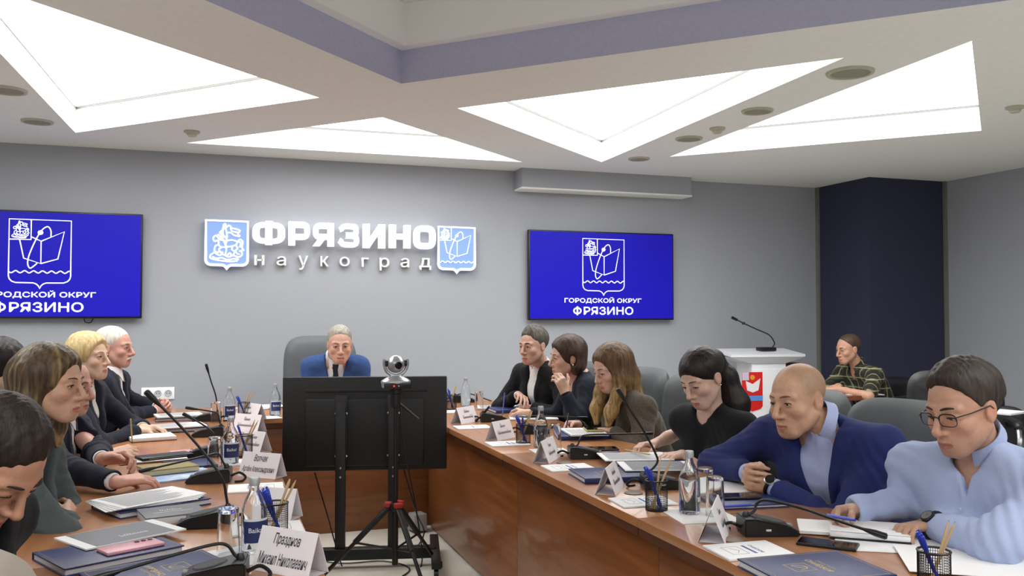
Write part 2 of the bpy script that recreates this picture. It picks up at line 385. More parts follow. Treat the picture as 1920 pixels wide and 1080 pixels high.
def person(label, head, J, hands, top, hair, skin=(205, 158, 132), face=None, vox=.004, brow=(70, 52, 40), fwdsit=None, seatz=.48, legs=(45, 48, 58), bulk=1.0, paint=None, hsc=1.0, group='people seated at the meeting', arms=1.0, hipx=None, legdir=None):
    face = face or {}; fem = face.get('fem', 0)
    h = Fr(*head); J = {k: np.asarray(v, float) for k, v in J.items()}
    nk = J['neck']; lat = nrm(J['shL'] - J['shR'])
    fs = np.array([math.cos(math.radians(fwdsit)), math.sin(math.radians(fwdsit)), 0])
    ch = 0.5 * (J['shL'] + J['shR'])
    hip = J.get('hip'); 
    if hip is None: hip = np.array([ch[0], ch[1], seatz + .10]) - fs * J.get('lean', np.array(.16)) 
    up = nrm(nk - hip); fw = nrm(np.cross(lat, up)); lat2 = np.cross(up, fw)
    root = empty('person', (float(hip[0]), float(hip[1]), 0), 0, label, 'person', group)
    inv = np.array([hip[0], hip[1], 0])
    made = []
    def add(name, me, m, par=None):
        o = link(name, me, m, None); made.append((o, par)); return o
    A = .9 * bulk * arms
    def torso(g, sl=1.0):
        L = []; c0 = nk - up * .17 + fw * .005
        for s in (-1, 1):
            L.append((cone(hip + lat2 * s * .075 * bulk, c0 + lat2 * s * .080 * bulk, .112 * bulk + g, .116 * bulk + g), '+', .04))
        L.append((cone(J['shL'], J['shR'], .058 * bulk + g, .058 * bulk + g), '+', .05))
        for s in ('shL', 'shR'): L.append((cone(nk + up * .005, nk * .35 + J[s] * .65 - up * .005, .046 + g * .8, .050 + g), '+', .04))
        if fem:
            for s in (-1, 1): L.append((ell(nk - up * .20 + fw * .085 + lat2 * s * .068, (.062 + g, .066 + g, .066 + g)), '+', .04))
        elif top.get('belly'): L.append((ell(hip + up * .16 + fw * top['belly'], (.13 + g, .15 + g, .15 + g), np.stack([fw, lat2, up], 1)), '+', .06))
        return L
    # --- skin: head, neck, torso core, arms and hands, one surface
    prims = head_prims(h, face)
    nb = h.pt((-.022, 0, -.062))
    prims += [(cone(nb, nk + up * .01, (.050 if not fem else .043) * h.s, (.056 if not fem else .047)), '+', .02)]
    prims += [(cone(nk, nk - up * .2, .058, .10), '+', .03), (cone(nk - up * .2, hip, .10, .10), '+', .03), (cone(J['shL'], J['shR'], .040, .040), '+', .05)]
    if top.get('openneck'): prims += [(f, o, k) for f, o, k in torso(-.006)[2:5]]
    for s, rt in (('L', False), ('R', True)):
        sh, el, wr = J['sh' + s], J['el' + s], J['wr' + s]
        prims += [(cone(sh, el, .046 * A, .038 * A), '+', .03), (cone(el, el * .3 + wr * .7, .040 * A, .032 * A), '+', .02), (cone(el * .3 + wr * .7, wr, .031 * A, .026 * A), '+', .02)]
        hd = hands.get(s)
        if hd:
            hp = hand_prims(wr, right=rt, sc=hsc * (.90 if fem else 1.0), **hd)
            prims += hp
    skin = (skin[0] * .99, skin[1] * 1.03, skin[2] * 1.08); base = lum(skin); lip = lum(tuple(np.array(skin) * (np.array((.88, .72, .72)) if not fem else np.array((.90, .68, .68)))))
    ruddy = lum(tuple(np.array(skin) * np.array((1.0, .84, .80))))
    def color(p):
        q = h.loc(p); c = np.repeat(base[None], len(p), 0)
        def blob(o, r, colr, amt):
            nonlocal c
            w = np.exp(-(((q - np.array(o, np.float32)) / np.array(r, np.float32)) ** 2).sum(1)) * amt; c = c * (1 - w[:, None]) + np.asarray(colr)[None] * w[:, None]
        for s in (-1, 1): blob((.07, s * .045, -.035), (.04, .022, .024), ruddy, .28); blob((-.01, s * .082, -.01), (.03, .015, .035), ruddy, .4)
        blob((.115, 0, -.042), (.015, .015, .014), ruddy, .3)
        lw = ((np.abs(q[:, 1]) < .023) & (q[:, 0] > .086) & (np.abs(q[:, 2] + .080) < .0100 - .005 * (np.abs(q[:, 1]) / .023) ** 2))
        c[lw] = lip
        for fn in (paint or []): c = fn(q, c)
        return c
    add('body', sdf_mesh('body', prims, vox, color=color), skin_m())
    # --- clothing
    cv = .0065 if vox < .0036 else .008
    kind = top['kind']; ends = {}
    sleeve = top.get('sleeve', .93)
    def arm_prims(g, sl, rs=(.066, .056, .041), carve=True):
        L = []
        for s in ('L', 'R'):
            sh, el, wr = J['sh' + s], J['el' + s], J['wr' + s]; d = nrm(wr - el)
            if sl > 0: e = el + (wr - el) * sl; L.append((cone(el, e, rs[1] * A + g, rs[2] * A + g), '+', .01))
            else: e = sh + (el - sh) * -sl; d = nrm(el - sh)
            if carve: L.append((ell(e + d * .050, (.052, .052, .052)), '-', .004))
            ends[s] = (e, d)
            if sl > 0 and not carve: L[-1] = (cone(el, e - d * .030, rs[1] * A + g, rs[2] * A + g), '+', .01)
        for s in ('L', 'R'):
            sh, el, wr = J['sh' + s], J['el' + s], J['wr' + s]
            if sl > 0: L.append((cone(sh, el, rs[0] * A * bulk ** .5 + g, rs[1] * A + g), '+', .03))
            else: L.append((cone(sh, sh + (el - sh) * -sl, rs[0] * A + g, rs[1] * A * 1.15 + g), '+', .03))
        return L
    def loc(p): q = p - nk.astype(np.float32); return q @ lat2.astype(np.float32), q @ fw.astype(np.float32), q @ up.astype(np.float32)
    neckhole = (cone(nk - up * .03 + fw * .02, nk + up * .16 + fw * .03, top.get('hole', .058), .075), '-', .008 if kind != 'blouse' else .014)
    vd, vw = top.get('vdepth', .36), top.get('vwidth', .075)
    wamp = top.get('wrinkle', .0045)
    def wr_disp(p):
        s = wamp * (1 - 2.2 * np.abs(waves(p + .03 * waves(p, 9, 2, 3)[:, None], 15, 11, 3, (1, 1, .6)))) + wamp * .25 * waves(p, 45, 5, 5)
        for sd in ('L', 'R'):                           # folds at the elbow and the armpit
            for q0, amp in ((J['el' + sd], 1.0), (J['sh' + sd] * .8 + J['el' + sd] * .2, .7)):
                r2 = ((p - q0.astype(np.float32)) ** 2).sum(1); a = nrm(J['wr' + sd] - J['sh' + sd]).astype(np.float32)
                s = s + wamp * .9 * amp * np.exp(-r2 / .010) * np.sin((p @ a) * 190 + 4 * waves(p, 18, 3, 3))
        return s
    if kind == 'jacket':
        jm = top['mat']
        def post(p, d):
            u, v, w = loc(p); au = np.abs(u)
            hw = vw * np.clip((w + vd) / vd, 0, 1.6); cut = np.maximum(np.maximum(au - hw, .015 - v), v - .17)
            cut = np.where(w > -vd, cut, 1.0)
            lap = np.clip((au - hw) / .004, 0, 1) * np.clip((hw + .018 + .045 * np.clip((w + vd) / vd, 0, 1) - au) / .004, 0, 1) * (v > .02) * (w > -vd) * (w < .02)
            d = d - .0065 * lap + .004 * np.exp(-(u / .004) ** 2) * (w < -vd) * (v > 0)
            d = d + wr_disp(p)
            return np.maximum(d, -cut)
        add('jacket', sdf_mesh('jacket', arm_prims(.004, sleeve, carve=top.get('carve', True)) + torso(.014) + [neckhole], cv, post, smooth=2), jm)
        if top.get('shirt') is not None:
            L = torso(.001)[:2] + [(cone(nk - up * .16, nk + up * .005 + fw * .012, .118 * bulk, .062), '+', .03)]
            L += [(cone(nk - up * .005 + fw * .02, nk + up * .16 + fw * .03, .046, .056), '-', .010)]
            for s in ('L', 'R'):
                e, d = ends[s]; cv_ = top.get('carve', True)
                K = [(cone(e - d * .05, e + d * (.012 if cv_ else .004), .037 * A, .0345 * A), '+', .003)] + ([(ell(e + d * .048, (.040, .040, .040)), '-', .003)] if cv_ else [])
                add('shirt_cuff', sdf_mesh('shirt_cuff', K, .004), top['shirt'])
            def post2(p, d):
                u, v, w = loc(p); return d + .0035 * waves(p, 50, 8, 5) + .002 * np.exp(-(u / .003) ** 2) * (v > 0)
            add('shirt', sdf_mesh('shirt', L, .0055, post2, smooth=1), top['shirt'])
            if top.get('collar', True):
                o = collar(None, nk + up * .020 + fw * .008, nrm(nb - nk), fw, top['shirt'], r0=top.get('cr', .060), gap=.20); made.append((o, None))
    elif kind == 'shirt':
        def post(p, d):
            u, v, w = loc(p); d = d + wr_disp(p) - .0022 * ((np.abs(u) < .016) & (v > .02) & (w < .0))
            hw = .030 * np.clip((w + .10) / .10, 0, 1.5); return np.maximum(d, -np.where((w > -.10) & (v > .015) & (v < .17), np.maximum(np.abs(u) - hw, .015 - v), 1.0))
        add('shirt', sdf_mesh('shirt', arm_prims(.002, sleeve, top.get('rs', (.070, .060, .042))) + torso(.010) + [neckhole], cv, post, smooth=2), top['mat'])
        if top.get('collar', True): o = collar(None, nk + up * .040 + fw * .006, nrm(nb - nk), fw, top['mat'], r0=top.get('cr', .061), gap=.45, sc=1.05); made.append((o, None))
        if top.get('buttons'):
            for i in range(5):
                b = MB()
                z = -.12 - .075 * i; c = nk + up * z; fv = [cone(hip, hip, .1, .1)]
                dpt = .137 * bulk + (.03 if z < -.2 else 0)
                b.lathe([(.0055, -.002), (.0055, .002)], 10, frameM(c + fw * dpt, lat2, up))
                made.append((b.build('button', mat('shirt_button', (190, 200, 220), .3), None), None))
    elif kind == 'blouse':
        def post(p, d):
            u, v, w = loc(p); d = d + wr_disp(p)
            if top.get('v'):
                hw = vw * np.clip((w + vd) / vd, 0, 1.6); d = np.maximum(d, -np.where((w > -vd) & (v > .0), np.maximum(np.abs(u) - hw, .01 - v), 1.0))
            return d
        add(top.get('name', 'blouse'), sdf_mesh('blouse', arm_prims(.002, sleeve) + torso(.010) + [neckhole], cv, post, smooth=2), top['mat'])
    # --- legs and shoes
    fl = fs if legdir is None else np.array([math.cos(math.radians(legdir)), math.sin(math.radians(legdir)), 0]); ll = np.cross((0, 0, 1), fl); L = []; b = MB()
    for s in (-1, 1):
        hp = np.array([hip[0], hip[1], seatz + .075]) + ll * s * .085; kn = hp + fl * .40 + ll * s * .03; kn[2] = seatz + .06
        an = kn + fl * .02; an[2] = .10
        L += [(cone(hp, kn, .088, .066), '+', .03), (cone(kn, an, .060, .048), '+', .03)]
        c = an + fl * .07; yw = math.atan2(fl[1], fl[0]); M = TR(c[0], c[1], 0) @ RZ(yw)
        b.lathe([(1e-5, 0), (.9, 0), (1.0, .2), (.92, .5), (.6, .85), (1e-5, 1.0)], 14, M @ Matrix.Diagonal((.135, .048, .075, 1)))
    add('trousers' if not fem else 'trousers', sdf_mesh('trousers', L, .014), cloth('trousers_%d_%d_%d' % tuple(legs), legs))
    made.append((b.build('shoes', mat('shoe_black', (24, 22, 22), .35), None), None))
    # --- hair
    if hair:
        for nm, pr, hm, hv, amp, fr, *hcol in hair(h, nk, up, fw, lat2):
            def hpost(p, d, amp=amp, fr=fr):
                q = h.loc(p); return d + amp * waves(q, fr, 21, 7, (1, 1, .22)) + amp * .5 * waves(q, fr * 2.2, 7, 6, (1, 1, .25))
            add(nm, sdf_mesh(nm, pr, hv, hpost, color=hcol[0] if hcol else None), hm)
    # eyes, brows, lashes
    eyes(h, None, face.get('look', 0.0)); brow_lash(h, None, brow, fem, face.get('eye', .0048), face.get('gaze', 0.0), face.get('browk', 1.0))
    have = {o.name for o, _ in made}
    for o in COL.objects:
        if o.parent is None and o.type == 'MESH' and o.name not in have and o.name.split('.')[0] in ('eye', 'eyebrow', 'eyelash') : made.append((o, None))
    for o, par in made:
        o.parent = root if par is None else par
        o.location = -Vector(inv) if par is None else (0, 0, 0)
    root['_fw'] = list(map(float, fw)); del root['_fw']
    return dict(root=root, h=h, nk=nk, up=up, fw=fw, lat=lat2, hip=hip, J=J, inv=inv, ends=ends, A=A)
def attach(pr, o): o.parent = pr['root']; o.location = -Vector(pr['inv']); return o
# --- hair styles (return a list of (name, prims, material, voxel, strand depth, strand frequency))
def short_hair(m, hl=.070, side=-.012, nape=-.075, thick=.0, topv=.0, vox=.0038, amp=.0016, part=0, front=.088, temple=.0, tx=-.008, fr=190):
    def f(h, nk, up, fw, lat):
        L = [h.E((-.024, 0, .040), (.104 + thick, .0825 + thick, .086 + thick))]
        if topv: L.append(h.E((tx, part, .072 + topv * .4), (.076, .064, .044 + topv), k=.02))
        a = np.array((front, hl)); b = np.array((.022, side)); t = b - a
        L.append(h.H((a[0], 0, a[1]), (-t[1], 0, t[0]), k=.018, jit=.0018))
        c = np.array((-.088, nape)); e = np.array((.004, side)); t = c - e
        L.append(h.H((e[0], 0, e[1]), (-t[1], 0, t[0]), k=.008))
        for s in (-1, 1):
            L.append(h.E((-.006, s * .088, -.014), (.027, .022, .036), '-', .006))
            if temple: L.append(h.E((.085, s * .050, hl + .005), (temple, .022, .035), '-', .012))
        return [('hair', L, m, vox, amp, fr)]
    return f
# ------------------------------------------------------------------ the people in the photograph
def ik(sh, wr, hint, a=.30, b=.275):
    d = wr - sh; l = np.linalg.norm(d); l2 = min(l, a + b - .005); x = (a * a - b * b + l2 * l2) / (2 * l2); hgt = math.sqrt(max(0, a * a - x * x))
    u = d / l; hp = np.asarray(hint, float); hp = nrm(hp - u * (hp @ u)); return sh + u * x + hp * hgt
def pose(neck, yaw, wrL, wrR, hL, hR, lean=.18, shw=.39, drop=.055, fwd=.0, arm=1.0, twist=0):
    a = math.radians(yaw); f = np.array([math.cos(a), math.sin(a), 0]); l = np.array([-f[1], f[0], 0])
    t = math.radians(twist); l2 = l * math.cos(t) + f * math.sin(t)
    neck = np.asarray(neck, float); shL = neck + l2 * shw / 2 - np.array([0, 0, drop]) + f * fwd; shR = neck - l2 * shw / 2 - np.array([0, 0, drop]) + f * fwd
    w = lambda h: f * h[0] + l * h[1] + np.array([0, 0, h[2]])
    wrL = np.asarray(wrL, float); wrR = np.asarray(wrR, float)
    def lim(sh, wr):
        d = wr - sh; n = np.linalg.norm(d); return wr if n < .56 * arm else sh + d / n * .56 * arm
    wrL = lim(shL, wrL); wrR = lim(shR, wrR)
    return dict(neck=neck, shL=shL, shR=shR, wrL=wrL, wrR=wrR, elL=ik(shL, wrL, w(hL), .30 * arm, .275 * arm), elR=ik(shR, wrR, w(hR), .30 * arm, .275 * arm), lean=np.array(lean))
WZ = TH + .035
def hd(d, n, curl=(25, 35, 20), **k): return dict(d=np.asarray(d, float), n=np.asarray(n, float), curl=curl, **k)
DN = np.array([0, 0, -1.0]); UPV = np.array([0, 0, 1.0])
def scalp(h, t=.0, hl=.064, front=.088, side=-.03): 
    L = [h.E((-.014, 0, .036), (.106 + t, .084 + t, .091 + t))]
    a = np.array((front, hl)); b = np.array((.030, side)); q = b - a
    L.append(h.H((a[0], 0, a[1]), (-q[1], 0, q[0]), k=.010)); return L
def chain(pts, rs, k=.03):
    return [(cone(pts[i], pts[i + 1], rs[i], rs[i + 1]), '+', k) for i in range(len(pts) - 1)]
WHO = globals().get('WHO')
def want(n): return WHO is None or n in WHO
CAST = {}
def cast_right():
    # man in the light blue shirt, nearest on the right
    if want('shirt'):
        wl = P(1742, 985, z=WZ); wr = P(1606, 958, z=WZ + .012)
        J = pose(P(1836, 842, x=2.12), 190, wl, wr, (-.1, 1, -.25), (-.6, -.7, -.35), lean=.15, shw=.43, fwd=.0, arm=1.06, drop=.085)
        J['elL'] = P(1868, 1022, x=1.97); J['elR'] = P(1722, 935, x=2.10)
        m = cloth('light_blue_shirt', (172, 186, 222), .8, .08, 700)
        def stub(q, c):
            w = np.clip((-.055 - q[:, 2]) / .03, 0, 1) * np.clip((q[:, 0] - .0) / .04, 0, 1) * .25; return c * (1 - w[:, None]) + lum((120, 100, 92))[None] * w[:, None]
        pr = person('man in glasses and a light blue shirt writing at the near right of the table', (P(1806, 762, x=2.03), 184, -15, 2, 1.03), J,
               dict(L=hd(P(1690, 992, z=WZ) - wl, (0, -.2, -1), (35, 40, 20)), R=hd(P(1535, 975, z=WZ) - wr, (-.25, -.75, -.6), (52, 62, 30), thumb=(25, 35), per=(-14, -4, 4, 8))),
               dict(kind='shirt', mat=m, belly=.05, wrinkle=.0060, sleeve=.97, buttons=True, cr=.064), short_hair(hair_m('dark_brown_hair', (66, 56, 48), (36, 30, 27)), hl=.094, topv=.016, thick=.006, front=.080, temple=.022, side=-.006, tx=.004, vox=.0032, amp=.0055, fr=110),
               skin=(196, 146, 118), face=dict(eye=.0030, gaze=-.003, look=-.5, jaw=1.06, nose=1.1), vox=.0033, brow=(45, 35, 30), fwdsit=182, bulk=1.10, paint=[stub])
        glasses(pr); CAST['shirt'] = pr
        strap(pr, 'L', .90, 'wristwatch', mat('watch_strap', (20, 20, 22), .4), mat('watch_dial', (12, 12, 14), .2), .046)
        strap(pr, 'R', 1.0, 'bracelet', mat('bead_dark', (60, 40, 26), .5), None, .036)
    if want('suit'):
        K = P(1404, 895, z=WZ + .025); dL = nrm((-.45, .85, .12)); dR = nrm((-.60, -.75, .12)); wl = K - dL * .088 + np.array([.0, 0, -.008]); wr = K - dR * .088 + np.array([0, 0, .010])
        J = pose(P(1546, 800, x=2.10), 200, wl, wr, (-.2, 1, -.3), (-.2, -1, -.3), lean=.16, shw=.43, arm=1.04)
        m = cloth('royal_navy_suit', (38, 48, 104), .8, .15, 800)
        def crop(q, c):
            s = np.clip((.056 - q[:, 0] + .20 * (q[:, 2] - .05)) / .03, 0, 1) * np.clip((q[:, 2] + np.where(q[:, 0] < -.03, .06, .0) - .002) / .02, 0, 1); tp = 1 - .55 * np.exp(-((q[:, 0] + .005) ** 2 + q[:, 1] ** 2) / .0022)
            w = .62 * s * tp; return c * (1 - w[:, None]) + lum((140, 116, 88))[None] * w[:, None]
        pr = person('balding man in a navy suit with clasped hands and a wristwatch', (P(1497, 747, x=2.0), 191, -8, 3, 1.05), J,
               dict(L=hd(dL, (.85, .45, -.1), (42, 58, 35), sp=8, thumb=(15, 10)), R=hd(dR, (.75, -.6, -.1), (42, 58, 35), sp=8, thumb=(15, 10))),
               dict(kind='jacket', mat=m, shirt=cloth('pale_blue_shirt', (176, 186, 226), .8, .06, 700), vdepth=.34, vwidth=.085, wrinkle=.0055, sleeve=.92, cr=.066, carve=False), None,
               skin=(204, 154, 122), face=dict(eye=.0034, look=-.2, jaw=1.12, nose=1.15, cheek=1.1), vox=.0035, brow=(120, 92, 66), fwdsit=188, bulk=1.10, paint=[crop])
        strap(pr, 'L', .985, 'wristwatch', mat('watch_strap', (20, 20, 22), .4), mat('watch_dial', (12, 12, 14), .2), .036, ring=mat('steel', (190, 190, 190), .25, 1.0), big=True)
        CAST['suit'] = pr
    if want('pony'):
        wl = P(1280, 853, z=WZ); wr = P(1228, 832, z=WZ)
        J = pose(P(1334, 772, x=2.10), 192, wl, wr, (-.1, 1, -.5), (-.5, -.8, -.4), lean=.14, shw=.35, arm=.95)
        m = cloth('black_top', (22, 23, 28), .85, .1, 800)
        hm = hair_m('dark_hair', (38, 26, 24), (20, 14, 14), .42)
        def hr(h, nk, up, fw, lat):
            L = scalp(h, .004, hl=.058, side=-.030)
            c = np.array((-.092, -.075)); e = np.array((.0, -.02)); t = c - e
            L.append(h.H((e[0], 0, e[1]), (-t[1], 0, t[0]), k=.01))
            L.append(h.E((-.004, .090, -.016), (.022, .02, .030), '-', .006)); L.append(h.E((-.004, -.090, -.016), (.022, .02, .030), '-', .006))
            k = h.pt((-.112, 0, .030)); T = chain([h.pt((-.085, 0, .035)), k, k + np.array([.05, -.01, -.08]), k + np.array([.085, -.03, -.20]), k + np.array([.08, -.04, -.34]), k + np.array([.06, -.04, -.42])], [.04, .028, .042, .056, .050, .028])
            return [('hair', L + T, hm, .0042, .0020, 170)]
        pr = person('dark-haired woman with a ponytail in a black top reading papers', (P(1317, 706, x=2.03), 196, -27, 4, 1.0), J,
               dict(L=hd(P(1205, 862, z=WZ) - wl, (0, .1, -1), (18, 30, 20), sp=5), R=hd(P(1150, 840, z=WZ) - wr, (-.1, -.2, -1), (22, 34, 22), sp=3)),
               dict(kind='blouse', mat=m, wrinkle=.0045, sleeve=.42, name='top', hole=.050), hr, skin=(214, 170, 146), face=dict(fem=1, eye=.0028, gaze=-.003, look=-.5), vox=.0035, brow=(48, 34, 30), fwdsit=184, legs=(30, 30, 34))
        b = MB(); hh = pr['h']; b.tube([hh.pt((-.104 + .004 * math.cos(a), .030 * math.cos(a), .032 + .030 * math.sin(a))) for a in np.linspace(0, 6.283, 17)], .006, 8); attach(pr, b.build('hair_tie', mat('black_plastic', (20, 20, 22), .35)))
        earring(pr, (-.004, .083, -.043)); CAST['pony'] = pr
    if want('tweed'):
        wl = P(1150, 808, z=WZ); wr = P(1084, 797, z=WZ)
        J = pose(P(1170, 742, x=2.14), 184, wl, wr, (-.1, 1, -.4), (-.5, -.8, -.4), lean=.14, shw=.37, arm=.97)
        m = mat('brown_tweed', (104, 92, 80), .9, col2=(44, 38, 34), scale=260, bump=.0008, bscale=420, sheen=.2, detail=6, spec=.2)
        hm = hair_m('honey_hair', (150, 108, 66), (88, 58, 36), .45, True)
        def hr(h, nk, up, fw, lat):
            L = scalp(h, .008, hl=.070, side=-.085, front=.082); B = []
            for s in (-1, 1):
                a = h.pt((-.010, s * .058, .03)); o = h.dr((0, s, 0)); g = h.dr((1, 0, 0)); g = nrm(np.array([g[0], g[1], 0]))
                B += chain([a, a + o * .018 + np.array([0, 0, -.08]), a + o * .026 + g * .015 + np.array([0, 0, -.17]), a + o * .012 + g * .05 + np.array([0, 0, -.26]), a + o * .0 + g * .06 + np.array([0, 0, -.33])], [.040, .034, .034, .034, .018])
            k = h.pt((-.075, 0, .01)); g = h.dr((1, 0, 0)); g = nrm(np.array([g[0], g[1], 0]))
            B += chain([k, k - g * .03 + np.array([0, 0, -.10]), k - g * .05 + np.array([0, 0, -.22]), k - g * .06 + np.array([0, 0, -.36])], [.066, .070, .072, .040], .04)
            B += [h.E((.100, 0, -.045), (.066, .050, .095), '-', .012)]
            z0 = float(h.o[2])
            def hc(p):
                t = np.clip((z0 - .03 - p[:, 2]) / .20 + .25 * waves(p, 60, 9, 4), 0, 1)[:, None]; return lum((118, 88, 62))[None] * (1 - t) + lum((204, 166, 108))[None] * t
            return [('hair', L + B, hm, .0045, .0030, 130, hc)]
        pr = person('woman with long honey brown hair and a brown tweed jacket writing', (P(1147, 688, x=2.05), 188, -20, 0, 1.0), J,
               dict(L=hd(P(1105, 806, z=WZ) - wl, (0, 0, -1), (25, 35, 20)), R=hd(P(1045, 800, z=WZ) - wr, (-.2, -.7, -.5), (48, 58, 30), thumb=(25, 30))),
               dict(kind='jacket', mat=m, shirt=cloth('dark_blouse', (30, 28, 30), .8), vdepth=.26, vwidth=.05, collar=False, wrinkle=.0055, sleeve=.92), hr, skin=(212, 166, 142), face=dict(fem=1, eye=.003, gaze=-.003, look=-.5), vox=.004, brow=(96, 68, 46), fwdsit=182)
        CAST['tweed'] = pr
    if want('bob'):
        wr = P(990, 774, z=WZ); wl = P(1060, 738, x=1.93)
        J = pose(P(1090, 710, x=2.13), 176, wl, wr, (.2, .5, -1), (-.5, -.6, -.5), lean=.16, shw=.36, arm=.96)
        J['elL'] = wl + np.array([.05, -.07, -.15])
        m = cloth('navy_black_jacket', (26, 32, 44), .85, .12, 800)
        hm = hair_m('chestnut_hair', (74, 52, 42), (44, 30, 26), .42)
        def hr(h, nk, up, fw, lat):
            L = scalp(h, .012, hl=.066, side=-.05, front=.084); B = []
            for s in (-1, 1): B += chain([h.pt((-.030, s * .060, .02)), h.pt((-.036, s * .070, -.06)), h.pt((-.030, s * .066, -.10))], [.040, .034, .026])
            B += [h.E((-.058, 0, -.035), (.062, .078, .085), k=.03), h.E((-.002, .096, -.020), (.022, .03, .034), '-', .008), h.E((.092, 0, -.045), (.066, .064, .085), '-', .010), h.H((0, 0, -.120), (-.2, 0, -1), k=.02)]
            return [('hair', L + B, hm, .0045, .0020, 150)]
        pr = person('woman with a chestnut bob resting her chin in her hand', (P(1064, 668, x=2.03), 176, -6, -3, .98), J,
               dict(L=hd(np.array([-.35, .08, .9]), (-.2, .9, .25), (40, 45, 25), sp=3, thumb=(50, 5)), R=hd(P(935, 758, z=WZ + .03) - wr, (-.1, -.35, -.9), (20, 30, 20), thumb=(30, 25), per=(8, 4, 0, -4))),
               dict(kind='jacket', mat=m, shirt=cloth('black_top', (22, 23, 28), .85, .1, 800), vdepth=.22, vwidth=.055, collar=False, openneck=True, wrinkle=.0045, sleeve=.90), hr, skin=(214, 168, 142), face=dict(fem=1, eye=.004), vox=.004, brow=(60, 42, 34), fwdsit=180)
        earring(pr, (-.006, .082, -.046), .008); CAST['bob'] = pr
    if want('black'):
        wr = P(973, 741, x=1.96); wl = P(1000, 764, z=WZ)
        J = pose(P(1014, 688, x=2.13), 196, wl, wr, (.1, .9, -.6), (.1, -1, -.6), lean=.10, shw=.41)
        hm = hair_m('salt_pepper_hair', (104, 98, 90), (46, 42, 40), .5)
        m = cloth('black_jacket', (17, 17, 20), .85, .1, 800)
        pr = person('grey-haired man in a black jacket and open white shirt', (P(1000, 647, x=2.05), 208, -6, 0, 1.0), J,
               dict(L=hd((-.6, .6, -.05), (0, 0, -1), (30, 40, 20)), R=hd(P(1003, 757, x=1.93) - wr, (-.4, 0, -.9), (24, 26, 18), sp=7)),
               dict(kind='jacket', mat=m, shirt=cloth('white_shirt', (225, 222, 222), .8, .05, 700), vdepth=.40, vwidth=.070, wrinkle=.004, sleeve=.93), short_hair(hm, hl=.084, topv=.020, thick=.003, front=.088, vox=.004, side=-.006, temple=.018, amp=.004, fr=120), skin=(204, 156, 132), face=dict(eye=.0042, jaw=1.04), vox=.004, brow=(52, 44, 40), fwdsit=186)
        CAST['black'] = pr
def cast_far():
    if want('boss'):
        wl = P(668, 748, y=6.10); wr = P(604, 748, y=6.10); wl[2] = wr[2] = WZ
        J = pose(P(630, 672, y=6.42), 262, wl, wr, (-.4, .35, -1), (-.4, -.35, -1), lean=.18, shw=.34, drop=.06, arm=1.05)
        m = cloth('bright_blue_suit', (56, 84, 138), .8, .12, 800)
        pr = person('grey-haired man in a bright blue suit and tie speaking at the head table', (P(637, 645, y=6.28), 266, -9, 0, 1.04), J,
               dict(L=hd((-.5, -.6, 0), (0, 0, -1), (30, 40, 20)), R=hd((.5, -.6, 0), (0, 0, -1), (30, 40, 20))),
               dict(kind='jacket', mat=m, shirt=cloth('white_shirt', (225, 222, 222), .8, .05, 700), vdepth=.30, vwidth=.075, wrinkle=.004), short_hair(hair_m('silver_hair', (176, 170, 158), (130, 122, 110), .5), hl=.086, front=.080, temple=.022, thick=.0, topv=.006, vox=.004), skin=(212, 160, 134), face=dict(eye=.0036, mouth=.004, jaw=1.08, look=-.2), vox=.004, brow=(120, 100, 84), fwdsit=264, seatz=.50)
        nk, up, fw, lat = pr['nk'], pr['up'], pr['fw'], pr['lat']; b = MB()
        c = nk + fw * .070 + up * -.012
        prof = [(.020, 0), (.014, -.035), (.016, -.05), (.034, -.16), (.040, -.26)]; vs = []; fs = []
        for i, (w, z) in enumerate(prof):
            bo = .012 + .066 * min(1, -z / .15)
            for s in (-1, 1):
                for t in (0, .010): vs.append(c + up * z + fw * (bo + t) + lat * s * w)
        for i in range(len(prof) - 1):
            a = i * 4; fs += [(a, a + 1, a + 5, a + 4), (a + 2, a + 6, a + 7, a + 3), (a + 1, a + 3, a + 7, a + 5), (a, a + 4, a + 6, a + 2)]
        b.add(vs, fs); attach(pr, b.build('necktie', cloth('navy_tie', (26, 32, 58), .6))); CAST['boss'] = pr
    if want('plaid'):
        y = 6.12
        wl = P(1567, 727, y=y - .12); wr = P(1572, 723, y=y - .02); wl[2] = WZ + .005; wr[2] = WZ + .02
        J = pose(P(1610, 690, y=y), 178, wl, wr, (-.1, 1, -.35), (-.1, -1, -.35), lean=.20, shw=.40, drop=.05)
        m = plaid_mat()
        pr = person('man in a dark green plaid short-sleeved shirt at the small side table', (P(1590, 654, y=y), 180, -9, 0, .98), J,
               dict(L=hd((-.7, .5, 0), (0, .2, -1), (25, 30, 20)), R=hd((-.6, -.55, 0), (0, 0, -1), (20, 30, 20))),
               dict(kind='shirt', mat=m, sleeve=-.82, wrinkle=.004, collar=True), short_hair(hair_m('short_brown_hair', (92, 72, 56), (58, 44, 36), .5), hl=.076, front=.070, vox=.004, side=-.012), skin=(206, 152, 122), face=dict(eye=.004), vox=.004, brow=(80, 60, 46), fwdsit=178, legs=(44, 56, 84))
        CAST['plaid'] = pr
